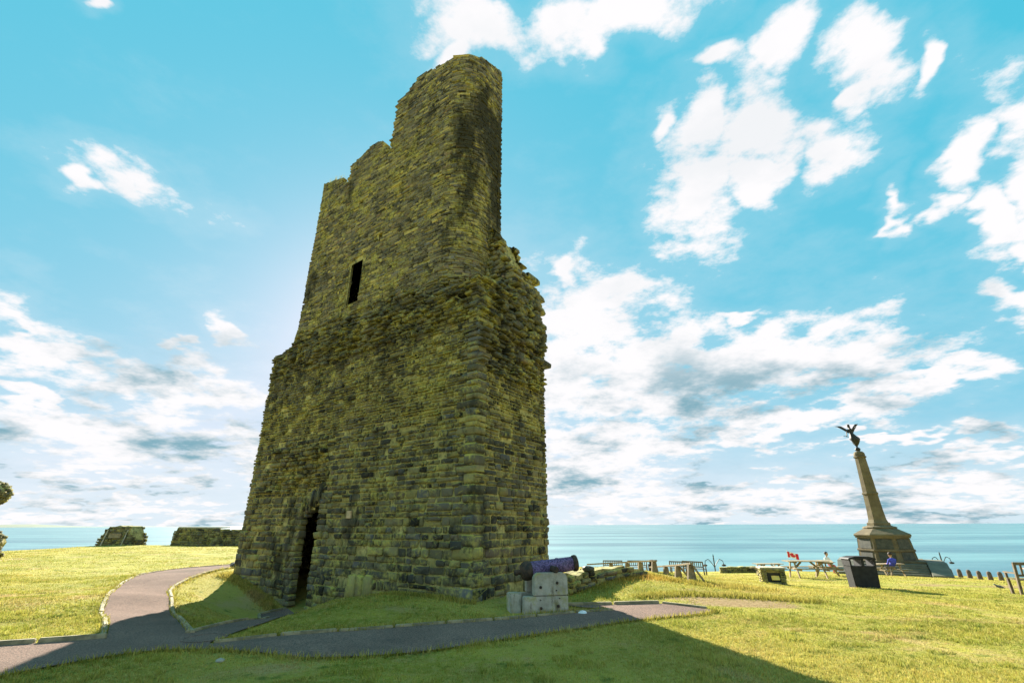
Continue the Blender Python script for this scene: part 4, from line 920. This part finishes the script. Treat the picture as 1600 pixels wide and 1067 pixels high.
MB().tube([(sx0 - .85, -.32, bz + 1.36), (sx0 - .5, -.3, bz + 1.28), (sx0 - .3, -.28, bz + 1.2)], .03, 6).build('palm_branch', M['bronze'], stt)
MB().lathe([(.10, 2.86), (.15, 2.86), (.15, 2.91), (.10, 2.91)], 12, (sx0 - .06, 0, bz)).build('wreath', M['bronze'], stt)

ZI, ZO = [0, 3.05, 3.66, 4.85, 7.1, 11.3, 12.3, 12.86, 15.5], [0, 2.9, 3.5, 4.2, 6.3, 9.35, 9.85, 10.2, 12.25]
for o in [q for q in bpy.data.objects if q.parent is mon or (q.parent and q.parent.parent is mon)]:
    if o.name.startswith(('side_ramp', 'step', 'foundation')): continue
    k = .70 if o.name.startswith(('winged', 'wing', 'palm', 'wreath', 'ball', 'dome', 'capital')) else (.74 if o.name.startswith(('base', 'mould', 'insc', 'corn')) else .68)
    for v in o.data.vertices: v.co = (v.co.x * k, v.co.y * k, float(np.interp(v.co.z, ZI, ZO)))
# ------------------------------------------------------------------ people
def skin_body(name, joints, bones, parent):
    me = bpy.data.meshes.new(name); me.from_pydata([j[0] for j in joints], bones, []); o = link_mesh(name, me, None, parent)
    o.modifiers.new('skin', 'SKIN'); sd = me.skin_vertices[0].data
    for i, j in enumerate(joints): sd[i].radius = (j[1], j[1]); sd[i].use_root = i == 0
    o.modifiers.new('smooth', 'SUBSURF').levels = 1; o.modifiers['smooth'].render_levels = 1
    return o
def person(label, top, seated=True, legs='denim', hair='hair'):
    r = tag(empty('person'), label, 'person', 'people resting on the lawn'); H = .46 if seated else .9
    if seated:
        J = [((0, 0, H + .06), .15), ((0, 0, H + .3), .15), ((0, .03, H + .5), .15), ((0, .04, H + .60), .065), ((0, .06, H + .66), .055),
             ((-.19, .03, H + .5), .075), ((-.25, .12, H + .27), .055), ((-.16, .33, H + .24), .045), ((-.12, .40, H + .26), .04), ((.19, .03, H + .5), .075), ((.25, .12, H + .27), .055), ((.16, .33, H + .24), .045), ((.12, .40, H + .26), .04),
             ((-.11, .2, H + .05), .09), ((-.13, .45, H + .04), .075), ((-.13, .48, .24), .058), ((-.13, .45, .06), .045), ((-.13, .58, .03), .04), ((.11, .2, H + .05), .09), ((.13, .45, H + .04), .075), ((.13, .48, .24), .058), ((.13, .45, .06), .045), ((.13, .58, .03), .04)]
        hz = H + .78; hy = .08
    B = [(0, 1), (1, 2), (2, 3), (3, 4), (2, 5), (5, 6), (6, 7), (7, 8), (2, 9), (9, 10), (10, 11), (11, 12), (0, 13), (13, 14), (14, 15), (15, 16), (16, 17), (0, 18), (18, 19), (19, 20), (20, 21), (21, 22)]
    o = skin_body('body', J, B, r)
    m, nt, b_ = mat_new('clothed_' + top); sp = nn(nt, 'ShaderNodeSeparateXYZ'); link(nt, objco(nt), sp.inputs[0])
    cA = {'blue': (.06, .07, .42), 'pink': (.66, .38, .46), 'white': (.74, .72, .72)}[top]
    upper = mixc(nt, mrange(nt, sp.outputs[1], .26, .30, 0, 1), cA, (.46, .29, .21))
    c_ = mixc(nt, mrange(nt, sp.outputs[2], H + .12, H + .14), (.2, .18, .18) if legs == 'denim' else (.5, .12, .12), upper)
    c_ = mixc(nt, mrange(nt, sp.outputs[2], H + .60, H + .615), c_, (.46, .29, .21)); link(nt, c_, b_.inputs['Base Color']); b_.inputs['Roughness'].default_value = .85
    o.data.materials.append(m)
    hd = MB().lathe([(.02, -.125), (.06, -.115), (.085, -.06), (.10, .0), (.105, .05), (.085, .11), (.03, .135)], 12, (0, hy, hz)); hd.tube([(0, hy + .09, hz + .02), (0, hy + .125, hz - .025), (0, hy + .09, hz - .035)], [.012, .018, .012], 6)
    for s in (-1, 1): hd.lathe([(.005, -.03), (.02, 0), (.005, .03)], 6, (s * .105, hy, hz)); 
    hd.build('head', M['skin'], r, smooth=True)
    MB().lathe([(.112, -.03), (.12, .03), (.112, .09), (.07, .14), (.01, .155)], 12, (0, hy - .022, hz + .012)).build('hair', M[hair], r, smooth=True)
    for s in (-1, 1):
        hnd = MB().box((s * .12, .44, H + .26), (.075, .09, .03))
        for k in range(4): hnd.tube([(s * .12 - .028 + k * .019, .48, H + .262), (s * .12 - .028 + k * .019, .52 + .006 * (k in (1, 2)), H + .258), (s * .12 - .028 + k * .019, .54 + .008 * (k in (1, 2)), H + .24)], [.0095, .009, .007], 5)
        hnd.tube([(s * .12 - s * .03, .43, H + .26), (s * .12 - s * .06, .46, H + .26), (s * .12 - s * .062, .49, H + .25)], [.011, .01, .008], 5)
        hnd.build('hand', M['skin'], r)
    return r
p1 = person('seated person in a blue shirt leaning at the picnic table below the monument', 'blue'); place(p1, 24.2, 32.35, R(0)); p1.location.z += 0
p2 = person('person in white and red seated beyond the large picnic table', 'white', legs='red'); place(p2, 22.9, 37.0, R(200), .12)
p3 = person('person in a pink top on the bench cut by the right edge', 'pink'); place(p3, 16.75, 16.25, R(-15), .0)

# ------------------------------------------------------------------ grass
def blades(name, x, y, h, w, tint, label=None):
    n = len(x); z = ground(x, y) - .008; a = rng.uniform(0, 2 * np.pi, n); ln = rng.uniform(0, 2 * np.pi, n); b_ = h * rng.uniform(.15, .75, n)
    V = np.empty((n, 3, 3)); V[:, 0] = np.c_[x - np.cos(a) * w, y - np.sin(a) * w, z]; V[:, 1] = np.c_[x + np.cos(a) * w, y + np.sin(a) * w, z]; V[:, 2] = np.c_[x + np.cos(ln) * b_, y + np.sin(ln) * b_, z + h]
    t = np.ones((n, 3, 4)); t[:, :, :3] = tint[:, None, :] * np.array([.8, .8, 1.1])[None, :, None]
    o = mesh_np(name, V.reshape(-1, 3), np.arange(3 * n).reshape(n, 3), M['blade'], cols=t.reshape(-1, 4)); return tag(o, label, 'grass', kind='stuff')
def scatter(n, x0, x1, y0, y1, power=1.):
    d = y0 + (y1 - y0) * rng.random(n) ** power; u = rng.uniform(-1.25, 1.25, n); x = u * d; k = (x > x0) & (x < x1); return x[k], d[k]
foot = [st(-.05, -.05), st(-.05, 3.4), st(10.4, 3.4), st(10.4, -.0), st(9.6, .02), st(7, .62), st(5.98, .62), st(5.98, -.03)]
def ok(x, y):
    k = ~inside(path_poly, x, y) & ~inside(foot, x, y); return k & (rng.random(len(x)) > soil(x, y) * 1.15)
xs, ys = [], []
for n, y0, y1, pw in ((330000, 4.6, 10, 1.), (260000, 10, 18, 1.), (150000, 18, 34, 1.), (60000, 34, 46, 1.)):
    x, y = scatter(n, -60, 60, y0, y1, pw); xs.append(x); ys.append(y)
x = np.concatenate(xs); y = np.concatenate(ys); k = ok(x, y); x, y = x[k], y[k]
pt = vnoise(x * .8, y * .8, 20); pt2 = vnoise(x * 3.1, y * 3.1, 21); dd = np.hypot(x, y)
h = (.013 + .022 * pt + .026 * (pt2 > .72) * pt2) * rng.uniform(.5, 1.5, len(x)); w = .0028 + .0005 * dd
tint = rng.uniform(.75, 1.3, (len(x), 1)) * np.array([1., 1., 1.]) + rng.normal(0, .05, (len(x), 3))
tint[:, 1] *= 1 + .12 * (pt2 - .5); tint = np.clip(tint, .3, 1.7)
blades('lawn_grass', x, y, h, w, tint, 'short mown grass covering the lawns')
# longer tufts: along the tower foot, the kerbs and the bank
xs, ys = [], []
def along(line, n, sp):
    P = np.array(line); i = rng.integers(0, len(P) - 1, n); t = rng.random((n, 1)); q = P[i] * (1 - t) + P[i + 1] * t + rng.normal(0, sp, (n, 2)); xs.append(q[:, 0]); ys.append(q[:, 1])
along([st(s, -.12) for s in np.linspace(-.1, 5.7, 20)], 9000, .10); along([st(s, -.15) for s in np.linspace(7.2, 10.6, 14)], 6000, .14)
along([(p[0] + .02, p[1] + .12) for p in apron], 3500, .06); along(near_edge, 6000, .06); along(north_r, 3500, .10); along(north_l, 2500, .09); along([(3.0, 12.2), (4.2, 12.55), (5.6, 12.4), (7.2, 12.2)], 5000, .16)
along([(1.5, 13.4), (2.8, 15.0), (4.2, 16.5)], 16000, .4); along([(4.6, 15.3), (5.8, 14.6), (7, 14.5)], 5000, .35)
x = np.concatenate(xs); y = np.concatenate(ys); k = ~inside(path_poly, x, y) & ~inside(foot, x, y); x, y = x[k], y[k]
h = rng.uniform(.03, .12, len(x)); tint = rng.uniform(.6, 1.35, (len(x), 1)) * np.array([1., .96, .9]); bank = np.exp(-((x - 2.9) / 1.6) ** 2 - ((y - 15.2) / 1.3) ** 2)[:, None]; tint = tint * (1 - bank * .5) + bank * .5 * np.array([1.9, .75, .7])
blades('tall_grass', x, y, h, .004 + .0006 * np.hypot(x, y), tint, 'longer rough grass along kerbs, bank and tower foot')
# weeds rooted on the tower's broken left top
q = 260; s_ = rng.uniform(8.1, 9.8, q); t_ = rng.uniform(.5, 1.6, q); V = []; tl = np.array(TL)
for i in range(q):
    p = world((s_[i], t_[i]), up_top(s_[i], .5) - .05) - tl; a_ = random.uniform(0, 6.28); hh = random.uniform(.12, .42); w_ = .018
    V += [p + np.array((math.cos(a_) * w_, math.sin(a_) * w_, 0)), p - np.array((math.cos(a_) * w_, math.sin(a_) * w_, 0)), p + np.array((random.uniform(-.12, .12), random.uniform(-.12, .12), hh))]
tag(mesh_np('rooftop_weeds', np.array(V), np.arange(3 * q).reshape(q, 3), M['blade'], tower, np.tile(np.array((.7, .75, .6, 1.)), (3 * q, 1))), kind='stuff')
